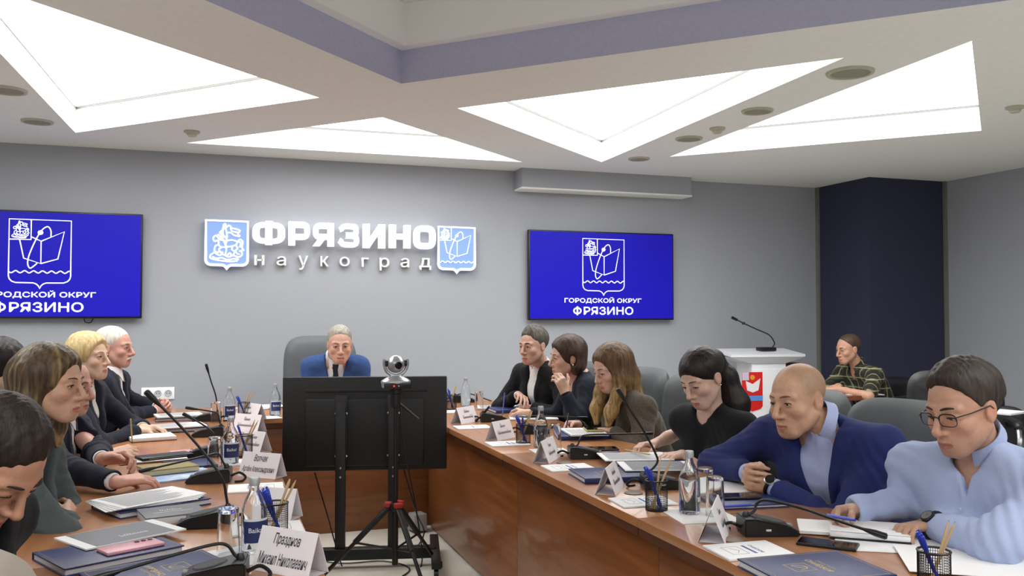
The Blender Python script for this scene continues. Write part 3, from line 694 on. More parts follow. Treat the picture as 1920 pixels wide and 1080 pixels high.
def cast_left():
    dark = cloth('dark_navy_suit', (28, 30, 44), .85, .12, 800)
    if want('white'):
        y = 5.90; wr = P(288, 770, z=WZ); wl = P(292, 764, z=WZ + .01)
        J = pose(P(205, 702, y=y), -8, wl, wr, (-.2, 1, -.4), (-.3, -.9, -.5), lean=.10, shw=.42)
        white = hair_m('white_hair', (222, 218, 208), (184, 178, 168), .5)
        def stache(h, nk, up, fw, lat):
            r = short_hair(white, hl=.074, front=.084, vox=.004, side=-.014, thick=.002)(h, nk, up, fw, lat)
            L = [h.C((.104, 0, -.062), (.094, .024, -.073), .0065, .0045), h.C((.104, 0, -.062), (.094, -.024, -.073), .0065, .0045)]
            return r + [('moustache', L, white, .0028, .0008, 220)]
        pr = person('white-haired man with a moustache at the far end of the left side', (P(215, 650, y=y), -21, -3, 0, 1.0), J,
               dict(L=hd((.7, -.4, .25), (0, -.8, -.3), (45, 50, 30)), R=hd((.8, .4, .2), (0, .8, -.3), (45, 50, 30))),
               dict(kind='jacket', mat=dark, shirt=cloth('white_shirt', (225, 222, 222), .8, .05, 700), vdepth=.36, vwidth=.075, wrinkle=.004), stache, skin=(208, 152, 130), face=dict(eye=.0036, jaw=1.06, nose=1.2), vox=.004, brow=(150, 140, 130), fwdsit=0)
        CAST['white'] = pr
    if want('blonde'):
        y = 5.15; wr = P(256, 808, z=WZ); wl = P(268, 802, z=WZ + .01)
        J = pose(P(152, 722, y=y), -10, wl, wr, (-.1, 1, -.4), (-.2, -1, -.4), lean=.12, shw=.37, arm=1.03)
        hm = hair_m('blonde_hair', (226, 204, 156), (184, 152, 98), .42)
        def hr(h, nk, up, fw, lat):
            L = scalp(h, .012, hl=.076, front=.082, side=-.030)
            c = np.array((-.09, -.078)); e = np.array((.0, -.04)); t = c - e
            L.append(h.H((e[0], 0, e[1]), (-t[1], 0, t[0]), k=.014)); L.append(h.E((-.108, 0, .010), (.045, .055, .050), k=.02)); L.append(h.E((-.02, 0, .10), (.07, .06, .03), k=.03))
            L.append(h.E((-.004, -.094, -.026), (.020, .02, .026), '-', .006))
            return [('hair', L, hm, .0042, .0022, 150)]
        pr = person('blonde woman with pinned-up hair, navy blazer and white lace blouse', (P(166, 669, y=y), -27, 2, 0, .98), J,
               dict(L=hd((.8, -.3, 0), (0, -.2, -1), (25, 30, 20)), R=hd((.85, .25, 0), (0, .1, -1), (20, 32, 20))),
               dict(kind='jacket', mat=dark, shirt=mat('white_lace', (226, 222, 214), .9, col2=(176, 170, 160), scale=160, bump=.002, bscale=160), vdepth=.38, vwidth=.085, wrinkle=.0045, collar=False), hr, skin=(220, 176, 146), face=dict(fem=1, eye=.0042), vox=.004, brow=(140, 108, 76), fwdsit=0)
        CAST['blonde'] = pr
    if want('pattern'):
        y = 4.62; wr = P(205, 853, z=WZ); wl = P(160, 850, z=WZ + .015)
        J = pose(P(40, 770, y=y), -8, wl, wr, (.2, .6, -.6), (-.2, -1, -.3), lean=.08, shw=.37, arm=1.1)
        hm = hair_m('black_curly_hair', (40, 32, 30), (20, 16, 16), .5)
        def hr(h, nk, up, fw, lat):
            L = [h.E((-.020, 0, .045), (.122, .105, .105)), h.E((-.05, 0, -.02), (.09, .10, .10), k=.03), h.E((.115, 0, -.03), (.06, .066, .095), '-', .01)]
            return [('hair', L, hm, .005, .0070, 90)]
        m = mat('patterned_dress', (24, 22, 24), .8, col2=(196, 184, 150), scale=34, detail=1.0)
        pr = person('woman with dark curly hair in a black and cream patterned dress holding a pencil', (P(5, 690, y=y), -10, 0, 0, .98), J,
               dict(L=hd((.6, -.75, 0), (0, 0, -1), (25, 35, 20)), R=hd((.85, .2, .12), (.1, .5, -.6), (38, 45, 25), thumb=(25, 25))),
               dict(kind='blouse', mat=m, sleeve=.35, name='dress', wrinkle=.004), hr, skin=(212, 166, 138), face=dict(fem=1), vox=.0045, brow=(40, 30, 28), fwdsit=0)
        CAST['pattern'] = pr
    if want('bald'):
        y = 4.15; wr = P(232, 912, z=WZ); wl = P(222, 893, z=WZ + .015)
        J = pose(P(105, 785, y=y), -8, wl, wr, (.0, 1, -.4), (-.1, -1, -.35), lean=.12, shw=.41, arm=1.02)
        m = cloth('midnight_suit', (26, 27, 42), .85, .12, 800)
        pr = person('man in a midnight blue suit holding papers, face half hidden behind the woman beside him', (P(124, 722, y=y), -20, -6, 0, 1.0), J,
               dict(L=hd(P(285, 889, z=WZ + .02) - wl, (.1, -.6, -.6), (40, 45, 25)), R=hd(P(300, 903, z=WZ) - wr, (0, .2, -1), (18, 28, 18), sp=4)),
               dict(kind='jacket', mat=m, shirt=cloth('white_shirt', (225, 222, 222), .8, .05, 700), vdepth=.36, vwidth=.075, wrinkle=.005, sleeve=.90), short_hair(hair_m('grey_short_hair', (128, 112, 98), (96, 82, 72), .5), hl=.078, front=.070, vox=.004, side=-.012), skin=(206, 150, 128), face=dict(eye=.0036, jaw=1.08), vox=.0035, brow=(110, 90, 76), fwdsit=-2)
        ring(pr, 'R', 2); CAST['bald'] = pr
    if want('brown'):
        y = 3.20; wr = P(100, 992, z=WZ + .01); wl = P(112, 975, z=WZ + .05)
        J = pose(P(44, 830, y=y), -6, wl, wr, (.1, .9, -.3), (.35, -.95, -.15), lean=.17, shw=.37, arm=.98)
        J['elR'] = P(118, 1012, y=2.98); J['wrR'] = P(128, 975, y=3.22); J['elL'] = P(128, 972, y=3.40); J['wrL'] = P(112, 990, y=3.12)
        m = cloth('grey_green_blazer', (78, 86, 88), .85, .12, 600)
        hm = hair_m('highlighted_hair', (124, 98, 64), (56, 42, 34), .45, True)
        def hr(h, nk, up, fw, lat):
            L = scalp(h, .010, hl=.068, side=-.10, front=.080); B = []
            for s in (-1, 1):
                a = h.pt((-.022, s * .060, .03)); o = h.dr((0, s, 0)); g = h.dr((1, 0, 0)); g = nrm(np.array([g[0], g[1], 0]))
                B += chain([a, a + o * .016 - g * .01 + np.array([0, 0, -.09]), a + o * .018 - g * .005 + np.array([0, 0, -.18]), a + o * .01 + g * .01 + np.array([0, 0, -.235])], [.044, .036, .032, .016])
            k = h.pt((-.075, 0, .01)); B += chain([k, k + np.array([0, 0, -.12]), k + np.array([0, 0, -.24])], [.066, .066, .04], .04)
            B += [h.E((.106, 0, -.045), (.078, .066, .10), '-', .012)]
            def hc(p):
                q = h.loc(p); u = q[:, :2] + np.array((.01, 0), np.float32); u = u / (np.linalg.norm(u, axis=1)[:, None] + 1e-6); t = np.clip(waves(np.concatenate([u, q[:, 2:] * 2], 1).astype(np.float32), 16, 17, 5, (1, 1, .2)) * 2.2 - .1, 0, 1)[:, None]; return lum((98, 77, 56))[None] * (1 - t) + lum((164, 136, 96))[None] * t
            return [('hair', L + B, hm, .0040, .0032, 130, hc)]
        pr = person('woman with long highlighted brown hair and folded arms in a grey-green blazer', (P(94, 718, y=y), -21, -4, 0, .98), J,
               dict(L=hd((-.10, -.95, -.1), (-.8, 0, -.5), (30, 35, 20)), R=hd((.0, .9, .25), (-.8, 0, -.5), (30, 38, 20))),
               dict(kind='jacket', mat=m, shirt=cloth('black_top', (22, 23, 28), .85, .1, 800), vdepth=.3, vwidth=.06, collar=False, wrinkle=.0040, sleeve=.96, carve=False), hr, skin=(204, 154, 124), face=dict(fem=1, eye=.0034, look=-.2), vox=.0034, brow=(66, 48, 38), fwdsit=-4)
        earring(pr, (-.004, -.083, -.050), .006); CAST['brown'] = pr
    if want('dark'):
        y = 2.12; n0 = P(-75, 960, y=y); wl = n0 + np.array([.10, .10, -.36]); wr = n0 + np.array([.10, -.12, -.36])
        J = pose(n0, -10, wl, wr, (-.6, .35, -.5), (-.6, -.35, -.5), lean=.14, shw=.42)
        m = cloth('black_zip_jacket', (20, 20, 24), .8, .12, 700)
        pr = person('dark-haired young man in a black jacket bowing his head, nearest on the left', (P(-12, 862, y=y), -32, -44, 0, 1.04), J,
               dict(L=hd((.7, -.3, 0), (0, 0, -1)), R=hd((.7, .3, 0), (0, 0, -1))),
               dict(kind='jacket', mat=m, shirt=cloth('black_top', (22, 23, 28), .85, .1, 800), vdepth=.3, vwidth=.05, collar=False, wrinkle=.004), short_hair(hair_m('near_black_hair', (44, 32, 25), (24, 18, 15), .55), hl=.080, topv=.016, thick=.004, front=.086, temple=.014, vox=.0032, amp=.0040, fr=130, side=-.022), skin=(188, 134, 106), face=dict(eye=.0028, gaze=-.003, look=-.5), vox=.0034, brow=(36, 26, 22), fwdsit=-4)
        CAST['dark'] = pr
def plaid_mat():
    m = mat('plaid_cloth', (44, 50, 36), .9); nt = m.node_tree; N = nt.nodes; L = nt.links; b = N['Principled BSDF']
    tc = N.new('ShaderNodeTexCoord'); sp = N.new('ShaderNodeSeparateXYZ'); L.new(tc.outputs['Object'], sp.inputs[0]); last = None
    def stripe(sock, fr, ph, wd):
        a = N.new('ShaderNodeMath'); a.operation = 'MULTIPLY_ADD'; a.inputs[1].default_value = fr; a.inputs[2].default_value = ph; L.new(sock, a.inputs[0])
        f = N.new('ShaderNodeMath'); f.operation = 'FRACT'; L.new(a.outputs[0], f.inputs[0])
        c = N.new('ShaderNodeMath'); c.operation = 'LESS_THAN'; c.inputs[1].default_value = wd; L.new(f.outputs[0], c.inputs[0]); return c.outputs[0]
    ad = N.new('ShaderNodeMath'); ad.operation = 'ADD'; L.new(sp.outputs['X'], ad.inputs[0]); L.new(sp.outputs['Y'], ad.inputs[1])
    col = None
    for sock, fr, ph, wd, cc in ((ad.outputs[0], 12, .1, .45, (30, 34, 28)), (sp.outputs['Z'], 12, .3, .45, (34, 38, 30)), (ad.outputs[0], 12, .37, .10, (150, 150, 118)), (sp.outputs['Z'], 12, .57, .10, (150, 150, 118)), (ad.outputs[0], 12, .8, .05, (96, 44, 36))):
        mx = N.new('ShaderNodeMix'); mx.data_type = 'RGBA'; L.new(stripe(sock, fr, ph, wd), mx.inputs['Factor']); mx.inputs['B'].default_value = lin(cc)
        if col is None: mx.inputs['A'].default_value = lin((66, 74, 52))
        else: L.new(col, mx.inputs['A'])
        col = mx.outputs['Result']
    L.new(col, b.inputs['Base Color']); return m
def glasses(pr):
    h = pr['h']; b = MB(); g = MB()
    for s in (-1, 1):
        pts = []
        for a in np.linspace(0, 2 * math.pi, 25):
            ca, sa = math.cos(a), math.sin(a); e = 2 / 3.2
            pts.append(h.pt((.1085 - .010 * abs(s * .034 + .0245 * ca) / .06, s * .034 + .0245 * math.copysign(abs(ca) ** e, ca), -.006 + .0175 * math.copysign(abs(sa) ** e, sa))))
        b.tube(pts, .0012, 6)
        b.tube([pts[i] for i in range(0, 13)], .0021, 6)
        g.add(pts[:-1], [tuple(range(24))])
        b.tube([h.pt((.101, s * .059, .003)), h.pt((.06, s * .074, .004)), h.pt((-.005, s * .083, .006)), h.pt((-.022, s * .082, -.012))], .0019, 6)
    b.tube([h.pt((.107, -.011, .0)), h.pt((.110, 0, .004)), h.pt((.107, .011, .0))], .0016, 6)
    f = attach(pr, b.build('glasses', mat('glasses_frame', (28, 28, 32), .3)))
    l = g.build('lens', mat('lens_glass', (250, 252, 255), .02, trans=1.0, ior=1.02, alpha=.25), f)
def earring(pr, c, r=.004):
    h = pr['h']; b = MB(); o = h.pt(c); b.lathe([(1e-5, -r), (r * .8, -r * .6), (r, 0), (r * .8, r * .6), (1e-5, r)], 10, TR(*o)); attach(pr, b.build('earring', mat('silver', (210, 205, 195), .2, 1.0)))
def strap(pr, s, t, name, m, dial, r, ring=None, big=False):
    J = pr['J']; el, wr = J['el' + s], J['wr' + s]; d = nrm(wr - el); c = el + (wr - el) * t
    if big: c = wr + d * .004
    u = nrm(np.cross(d, UPV)); v = np.cross(u, d)
    if v[2] < 0: v = -v
    b = MB(); R = r * .86
    b.tube([c + (u * math.cos(a) + v * math.sin(a)) * R for a in np.linspace(0, 2 * math.pi, 21)], .006 if dial is None else .008, 6)
    o = attach(pr, b.build(name, m))
    if dial is not None:
        to = nrm(C_ - c); nrml = nrm(v * .5 + to * .8); nrml = nrm(nrml - d * (nrml @ d)); e = c + nrml * R
        b = MB(); b.lathe([(.0205, -.004), (.0205, .005), (.017, .008), (.0165, .006), (1e-5, .006)], 22, frameM(e, d, np.cross(nrml, d))); w = b.build('watch_case', ring or m, o)
        b = MB(); b.lathe([(.0162, .0), (.0162, .0075), (1e-5, .0075)], 22, frameM(e, d, np.cross(nrml, d))); b.build('watch_dial', dial, o)
def ring(pr, s, i): pass
# ------------------------------------------------------------------ the room
def struct(name, o): o['kind'] = 'structure'; return o
X0, X1, Y0 = -4.6, 6.78, -2.6
M_wall = mat('wall_grey', (166, 169, 176), .9, var=.012, scale=40, bump=.0004, bscale=300, spec=.2)
M_dark = mat('wall_dark_navy', (60, 62, 82), .9, var=.05, scale=30, bump=.0008, bscale=300, spec=.2)
M_ceil = mat('ceiling_white', (238, 238, 235), .9, var=.02, scale=30, spec=.2)
M_purple = mat('recess_lilac_grey', (196, 198, 226), .9, var=.03, scale=60, bump=.0008, bscale=300, spec=.2)
M_white = mat('white_paint', (246, 247, 248), .7)
M_coffer = mat('coffer_white', (238, 238, 236), .8)
M_floor = mat('floor_marble', (228, 225, 214), .25, col2=(206, 201, 188), scale=3.0, detail=6)
M_black = mat('black_plastic', (20, 20, 22), .35)
M_blackm = mat('black_metal', (16, 16, 18), .45)
M_steel = mat('steel', (190, 190, 190), .25, 1.0)
b = MB(); b.box((X0, Y0, -.1), (X1, WALLY + .1, 0)); struct('floor', b.build('floor', M_floor, smooth=False))
b = MB(); b.box((X0, WALLY, 0), (X1, WALLY + .15, 3.2)); struct('wall', b.build('wall_back', M_wall, smooth=False))
b = MB(); b.box((X1, Y0, 0), (X1 + .15, WALLY + .15, 3.2)); struct('wall', b.build('wall_right', M_wall, smooth=False))
b = MB(); b.box((X0 - .15, Y0, 0), (X0, WALLY + .15, 3.2)); struct('wall', b.build('wall_left', M_wall, smooth=False))
b = MB(); b.box((X0, Y0 - .15, 0), (X1, Y0, 3.2)); struct('wall', b.build('wall_front', M_wall, smooth=False))
b = MB(); b.box((5.865, 6.74, 0), (X1, WALLY, CEIL)); struct('wall', b.build('wall_column', M_dark, smooth=False))
M_trim = mat('trim_grey_green', (120, 120, 112), .5)
b = MB(); b.box((5.845, 7.455, 0), (5.865, WALLY, CEIL)); struct('t', b.build('trim_1', M_trim, smooth=False))
b = MB(); b.box((6.745, 6.715, 0), (X1, 6.74, CEIL)); struct('t', b.build('trim_2', M_trim, smooth=False))
q = P(1248, 797, y=WALLY); b = MB(); b.box((-4.5, WALLY - .02, q[2] - .03), (5.84, WALLY, q[2] + .03), .004); struct('t', b.build('trim_3', M_white, smooth=False))
b = MB(); b.box((X0, WALLY - .015, 0), (5.84, WALLY, .08)); struct('t', b.build('baseboard_back', M_trim, smooth=False))
b = MB(); b.box((2.59, 7.30, 2.53), (4.29, WALLY, CEIL)); struct('t', b.build('trim_4', M_wall, smooth=False))
b = MB(); b.box((2.585, 7.295, 2.515), (4.295, WALLY, 2.53)); struct('t', b.build('trim_5', M_ceil, smooth=False))
# ceiling slab with the luminous triangular coffers and the stepped diamond recess
TRI = [[(-.93, 6.93), (.60, 5.33), (-1.05, 3.74)], [(-.19, 7.07), (2.50, 7.04), (1.056, 5.73)], [(1.457, 5.323), (3.138, 6.819), (3.02, 3.635)], [(3.56, 6.407), (5.139, 4.778), (3.409, 3.216)],
       [(-1.56, 6.40), (-1.40, 3.20), (-3.13, 4.78)]]
YC = 2.55
TRI += [[(x, 2 * YC - y) for x, y in t] for t in TRI]
def rec(e): return [(1.0, YC + e), (1.0 + e, YC), (1.0, YC - e), (1.0 - e, YC)]
RE = 4.855 - YC
outer = [(X0, Y0), (X1, Y0), (X1, WALLY), (X0, WALLY)]
def holed(name, out, holes, z, m, parent=None):
    loops = [[Vector((x, y, 0)) for x, y in l] for l in [out] + holes]; fs = tessellate_polygon(loops)
    vs = [(v.x, v.y, z) for l in loops for v in l]; me = bpy.data.meshes.new(name); me.from_pydata(vs, [], fs)
    bm = bmesh.new(); bm.from_mesh(me); bmesh.ops.recalc_face_normals(bm, faces=bm.faces); bm.to_mesh(me); bm.free()
    return link(name, me, m, parent)
ceil = struct('c', holed('ceiling', outer, TRI + [rec(RE)], CEIL, M_ceil))
b = MB(); b.box((X0, Y0, 3.25), (X1, WALLY, 3.3)); struct('c', b.build('ceiling_slab', M_ceil, smooth=False)).name = 'ceiling_2'
def ringwall(name, loop, z0, z1, m, parent, off=0.0):
    n = len(loop); vs = [(x, y, z0) for x, y in loop] + [(x, y, z1) for x, y in loop]; b = MB()
    b.add(vs, [(i, (i + 1) % n, n + (i + 1) % n, n + i) for i in range(n)]); return b.build(name, m, parent, smooth=False)
ringwall('recess_face', rec(RE), CEIL, 2.888, M_purple, ceil)
holed('recess_soffit', rec(RE), [rec(RE - .10)], 2.888, M_white, ceil)
ringwall('recess_upper_face', rec(RE - .10), 2.888, 3.12, M_white, ceil)
holed('recess_top', rec(RE - .10), [rec(RE - 1.0)], 3.12, M_ceil, ceil)
ringwall('recess_inner_face', rec(RE - 1.0), 3.12, 3.24, M_white, ceil)
M_glow = bpy.data.materials.new('luminous_panel'); M_glow.use_nodes = True; MATS['luminous_panel'] = M_glow
_b = M_glow.node_tree.nodes['Principled BSDF']; _b.inputs['Base Color'].default_value = (.8, .8, .8, 1)
_b.inputs['Emission Color'].default_value = (1.0, 1.0, .985, 1); _b.inputs['Emission Strength'].default_value = COFFER_LIGHT
CDEP = .185
WH = ['over the left side of the table', 'beside the wall sign, widest at the back wall', 'over the right side of the table', 'nearest the dark column', 'at the far left', 'behind the viewer on the left', 'behind the viewer at the front wall', 'behind the viewer on the right', 'behind the viewer, far right', 'behind the viewer, far left']
for i, t in enumerate(TRI):
    cx_ = sum(p[0] for p in t) / 3; cy_ = sum(p[1] for p in t) / 3
    r = empty('ceiling_light', (cx_, cy_, CEIL), 0, 'white triangular luminous ceiling coffer ' + WH[i], 'ceiling light', 'triangular ceiling lights')
    loc_ = [(x - cx_, y - cy_) for x, y in t]
    ringwall('coffer_wall', loc_, 0, CDEP + .01, M_coffer, r)
    ins = [(x * .985, y * .985) for x, y in loc_]
    ringwall('panel_frame', [(x * .992, y * .992) for x, y in loc_], CDEP - .016, CDEP, mat('frame_grey', (110, 110, 108), .6), r)
    b = MB(); b.add([(x, y, CDEP) for x, y in ins], [(0, 1, 2)]); b.build('luminous_panel', M_glow, r, smooth=False)
# speakers and detectors in the ceiling
M_spk = mat('speaker_cream', (186, 183, 166), .6); M_spk2 = mat('speaker_grille', (150, 148, 132), .7, bump=.002, bscale=500)
for i, (px, py, rad) in enumerate([(1594, 135, .125), (1420, 207, .10), (1292, 259, .10), (1198, 297, .09), (70, 227, .10), (12, 168, .11)]):
    c = P(px, py, z=CEIL); r = empty('ceiling_speaker', c, 0, 'round cream ceiling speaker, ' + ['largest, next to the far right light', 'second from the largest, between two lights', 'third in the row between the lights', 'nearest the wall duct box', 'left of the left triangular light', 'at the left edge of the picture'][i], 'speaker', 'round ceiling speakers')
    b = MB(); b.lathe([(rad, 0), (rad * .97, -.012), (rad * .82, -.012), (rad * .80, -.004), (1e-5, -.004)], 32); b.build('rim', M_spk, r)
    b = MB(); b.lathe([(rad * .80, -.005), (rad * .5, -.010), (1e-5, -.012)], 28, cap=False); b.build('grille', M_spk2, r)
for i, (px, py) in enumerate([(1345, 240), (1903, 200), (360, 246)]):
    c = P(px, py, z=CEIL); r = empty('smoke_detector', c, 0, 'small round smoke detector ' + ['between two ceiling speakers', 'at the right edge of the ceiling', 'right of the left triangular light'][i], 'detector', 'smoke detectors')
    b = MB(); b.lathe([(.055, 0), (.055, -.012), (.045, -.016)], 24); b.build('base', M_spk, r)
    b = MB(); b.lathe([(.034, -.012), (.034, -.030), (.026, -.038), (1e-5, -.038)], 20); b.build('sensor', M_spk, r)
# ------------------------------------------------------------------ wall screens, sign, sockets
def fit(me, w, h=None):
    xs = [v.co.x for v in me.vertices]; ys = [v.co.y for v in me.vertices]
    sx = w / (max(xs) - min(xs)); sy = (h / (max(ys) - min(ys))) if h else sx; cx, cy = (max(xs) + min(xs)) / 2, (max(ys) + min(ys)) / 2
    for v in me.vertices: v.co.x = (v.co.x - cx) * sx; v.co.y = (v.co.y - cy) * sy
    return me
def stroke(b, pts, w, t=.0012):
    """flat raised stroke through 2D points (local XY), thickness t along +Z"""
    pts = [np.array(p, float) for p in pts]; n = len(pts); L = []; R = []
    for i, p in enumerate(pts):
        d = pts[min(i + 1, n - 1)] - pts[max(i - 1, 0)]
        if i == 0 and np.allclose(pts[0], pts[-1]): d = pts[1] - pts[-2]
        if i == n - 1 and np.allclose(pts[0], pts[-1]): d = pts[1] - pts[-2]
        d = d / (np.linalg.norm(d) + 1e-9); k = np.array([-d[1], d[0]]) * w / 2; L.append(p + k); R.append(p - k)
    vs = [(*q, 0) for q in L] + [(*q, 0) for q in R] + [(*q, t) for q in L] + [(*q, t) for q in R]; fs = []
    for i in range(n - 1): fs += [(2 * n + i, 3 * n + i, 3 * n + i + 1, 2 * n + i + 1), (i, 2 * n + i, 2 * n + i + 1, i + 1), (n + i, n + i + 1, 3 * n + i + 1, 3 * n + i)]
    b.add(vs, fs)
def scribble_crest(b, x, y, w, h, sw, t=.0012):
    """the rider on horseback above a dragon, as line work inside a w x h field centred at x, y"""
    S = lambda pts: stroke(b, spline([(x + (u - .5) * w, y + (.5 - v) * h) for u, v in pts], 4), sw, t)
    S([(.40, .08), (.44, .04), (.47, .09), (.43, .13), (.40, .08)]); S([(.42, .13), (.38, .24), (.42, .36), (.50, .38), (.48, .22), (.44, .13)])
    S([(.46, .15), (.56, .08), (.62, .14), (.72, .16), (.86, .20), (.80, .28), (.86, .34), (.70, .32), (.60, .26), (.52, .26)]); S([(.60, .14), (.64, .22), (.76, .24), (.84, .25)])
    S([(.38, .20), (.30, .26), (.36, .30)]); S([(.40, .10), (.36, .34), (.48, .62), (.46, .80)]); S([(.44, .34), (.50, .44), (.46, .56), (.50, .60)])
    S([(.30, .44), (.20, .34), (.12, .40), (.16, .48), (.26, .46), (.28, .58), (.38, .62), (.60, .60), (.74, .56), (.78, .48), (.64, .44), (.48, .46), (.30, .44)])
    S([(.22, .34), (.28, .32), (.34, .42)]); S([(.28, .56), (.18, .60), (.16, .72), (.22, .74)]); S([(.36, .62), (.28, .68), (.34, .76), (.40, .74)])
    S([(.66, .58), (.64, .68), (.72, .72), (.68, .80)]); S([(.74, .56), (.80, .64), (.74, .70), (.80, .78), (.86, .78)])
    S([(.78, .50), (.86, .42), (.94, .48), (.92, .62), (.98, .70)]); S([(.80, .48), (.88, .50), (.86, .62)])
    S([(.08, .80), (.16, .76), (.28, .82), (.40, .80), (.54, .86), (.68, .82), (.82, .86), (.92, .80), (.90, .70), (.84, .72)])
    S([(.10, .86), (.22, .90), (.36, .88), (.52, .93), (.70, .90), (.84, .92)]); S([(.06, .80), (.04, .88), (.12, .92), (.30, .95), (.60, .97), (.80, .95)])
    S([(.20, .80), (.30, .72), (.36, .78)]); S([(.50, .84), (.58, .76), (.64, .84)])
EM = dict(shield=[(630, 175), (1030, 178), (1030, 635), (1024, 658), (1010, 676), (985, 688), (872, 689), (852, 698), (838, 714), (830, 735), (822, 714), (808, 698), (788, 689), (675, 687), (650, 676), (636, 658), (630, 635), (630, 175)],
          box=[(630, 338), (770, 338), (770, 178)], pageL=[(770, 315), (835, 350), (835, 532), (725, 490), (697, 338)], pageR=[(835, 350), (985, 268), (945, 492), (835, 532)])
def emblem(b, S, sw, t=.0012, shield=True):
    """the open book, orbit and waves; S maps emblem units to local XY"""
    for k in (('shield', 'box') if shield else ('box',)) + ('pageL', 'pageR'): stroke(b, [S(*p) for p in EM[k]], sw, t)
    stroke(b, [S(632 + i * 6.6, 600 + 9 * math.sin(i * .72)) for i in range(61)], sw, t)
    stroke(b, [S(*p) for p in spline([(898, 312), (897, 262), (880, 231), (856, 240), (834, 268), (812, 312), (784, 385), (758, 470), (751, 535), (766, 570), (790, 553), (812, 528)], 4)], sw, t)
    c = [S(830 + 19 * math.cos(a), 280 + 19 * math.sin(a)) for a in np.linspace(0, 2 * math.pi, 15)[:-1]]
    b.add([(*p, t) for p in c], [tuple(range(14))])
M_scr = mat('screen_blue', (28, 22, 168), .35, emit=.36, spec=.2, col2=None); M_scrw = mat('screen_white', (222, 226, 255), .3, emit=.80)
def wall_tv(x0, x1, z0, z1, label, crest_x):
    cx, cz = (x0 + x1) / 2, (z0 + z1) / 2; w, hh = x1 - x0, z1 - z0
    r = empty('wall_television', (cx, WALLY - .03, cz), 0, label, 'television', 'blue wall screens'); M = Matrix(((1, 0, 0, 0), (0, 0, -1, 0), (0, 1, 0, 0), (0, 0, 0, 1)))
    b = MB(); b.box((-w / 2, -.045, -hh / 2), (w / 2, .0, hh / 2), .004); b.build('case', M_black, r)
    b = MB(); b.box((-w / 4, .0, -hh / 4), (w / 4, .03, hh / 4)); b.build('wall_bracket', M_blackm, r)
    bz = .012; b = MB(); b.box((-w / 2 + bz, -.047, -hh / 2 + bz * 1.3), (w / 2 - bz, -.044, hh / 2 - bz)); sc = b.build('screen', M_scr, r, smooth=False)
    k = 1.48 / 1401 * w / 1.48; kz = hh / 875.0; S = lambda u, v: ((u - 828) * k + crest_x, (540 - v) * kz)
    b = MB(); emblem(b, S, 8.5 * k); o = b.build('emblem', M_scrw, sc, smooth=False); o.data.transform(M); o.location = (0, -.0475, 0)
    b = MB(); c = S(702, 258); scribble_crest(b, c[0], c[1], 118 * k, 148 * kz, 5.5 * k); o = b.build('rider_crest', M_scrw, sc, smooth=False); o.data.transform(M); o.location = (0, -.0475, 0)
    b = MB(); cf = S(578, 885); stroke(b, [(cf[0] + 33 * k * math.cos(t), cf[1] + 27 * kz * math.sin(t)) for t in np.linspace(0, 2 * math.pi, 25)], 14 * k); b.box((cf[0] - 8 * k, cf[1] - 43 * kz, 0), (cf[0] + 8 * k, cf[1] + 43 * kz, .0014)); o = b.build('screen_letter', M_scrw, sc, smooth=False); o.data.transform(M); o.location = (0, -.0475, 0)
    for body, v, ww, hgt, bold, uc in (('ГОРОДСКОЙ ОКРУГ', 782, 752, 62, .0022, 828), ('РЯЗИНО', 885, 484, 76, .0042, 878)):
        me = fit(text_mesh(body, 1.0), ww * k * .985, hgt * kz); c = S(uc, v); bb = MB(); n0 = len(me.vertices); t = bold * ww * k
        for dx, dy in ((-t, 0), (0, t), (t, 0), (0, -t)): bb.add([(q.co.x + dx, q.co.y + dy, .0012 + (dx + 2 * dy) * .02) for q in me.vertices], [list(p.vertices) for p in me.polygons])
        me = bb.mesh('screen_text'); me.transform(M @ TR(c[0], c[1], 0))
        o = link('screen_text', me, M_scrw, sc); o.location = (0, -.0475, 0)
    return r
a, c = P(991, 430, y=WALLY - .07), P(1263, 600, y=WALLY - .07)
wall_tv(a[0], c[0], c[2], a[2], 'wall screen with a blue emblem slide on the right of the wall sign', 0.0)
e = P(268, 402, y=WALLY - .07); e2 = P(268, 597, y=WALLY - .07); w_ = (c[0] - a[0])
q0 = P(75, 480, y=WALLY - .07)[0]; tvl = wall_tv(e[0] - w_, e[0], e2[2], e[2], 'wall screen with a blue emblem slide cut off by the left edge', q0 - (e[0] - w_ / 2))
b = MB(); q = P(165, 600, y=WALLY - .03); b.tube(spline([q + (-.03, 0, .03), q + (-.02, 0, -.015), q + (.02, 0, -.018), q + (.04, 0, .03)], 5), .004, 6); tag(b.build('screen_cable', M_black), 'short black cable loop hanging under the left wall screen', 'cable')
def crop6(u, v, y): return P(360 + u / 3.4286, 390 + v / 3.4286, y=y)
M_let = mat('letter_glow_white', (255, 255, 255), .5, emit=.40); M_let2 = mat('letter_white', (226, 228, 224), .45)
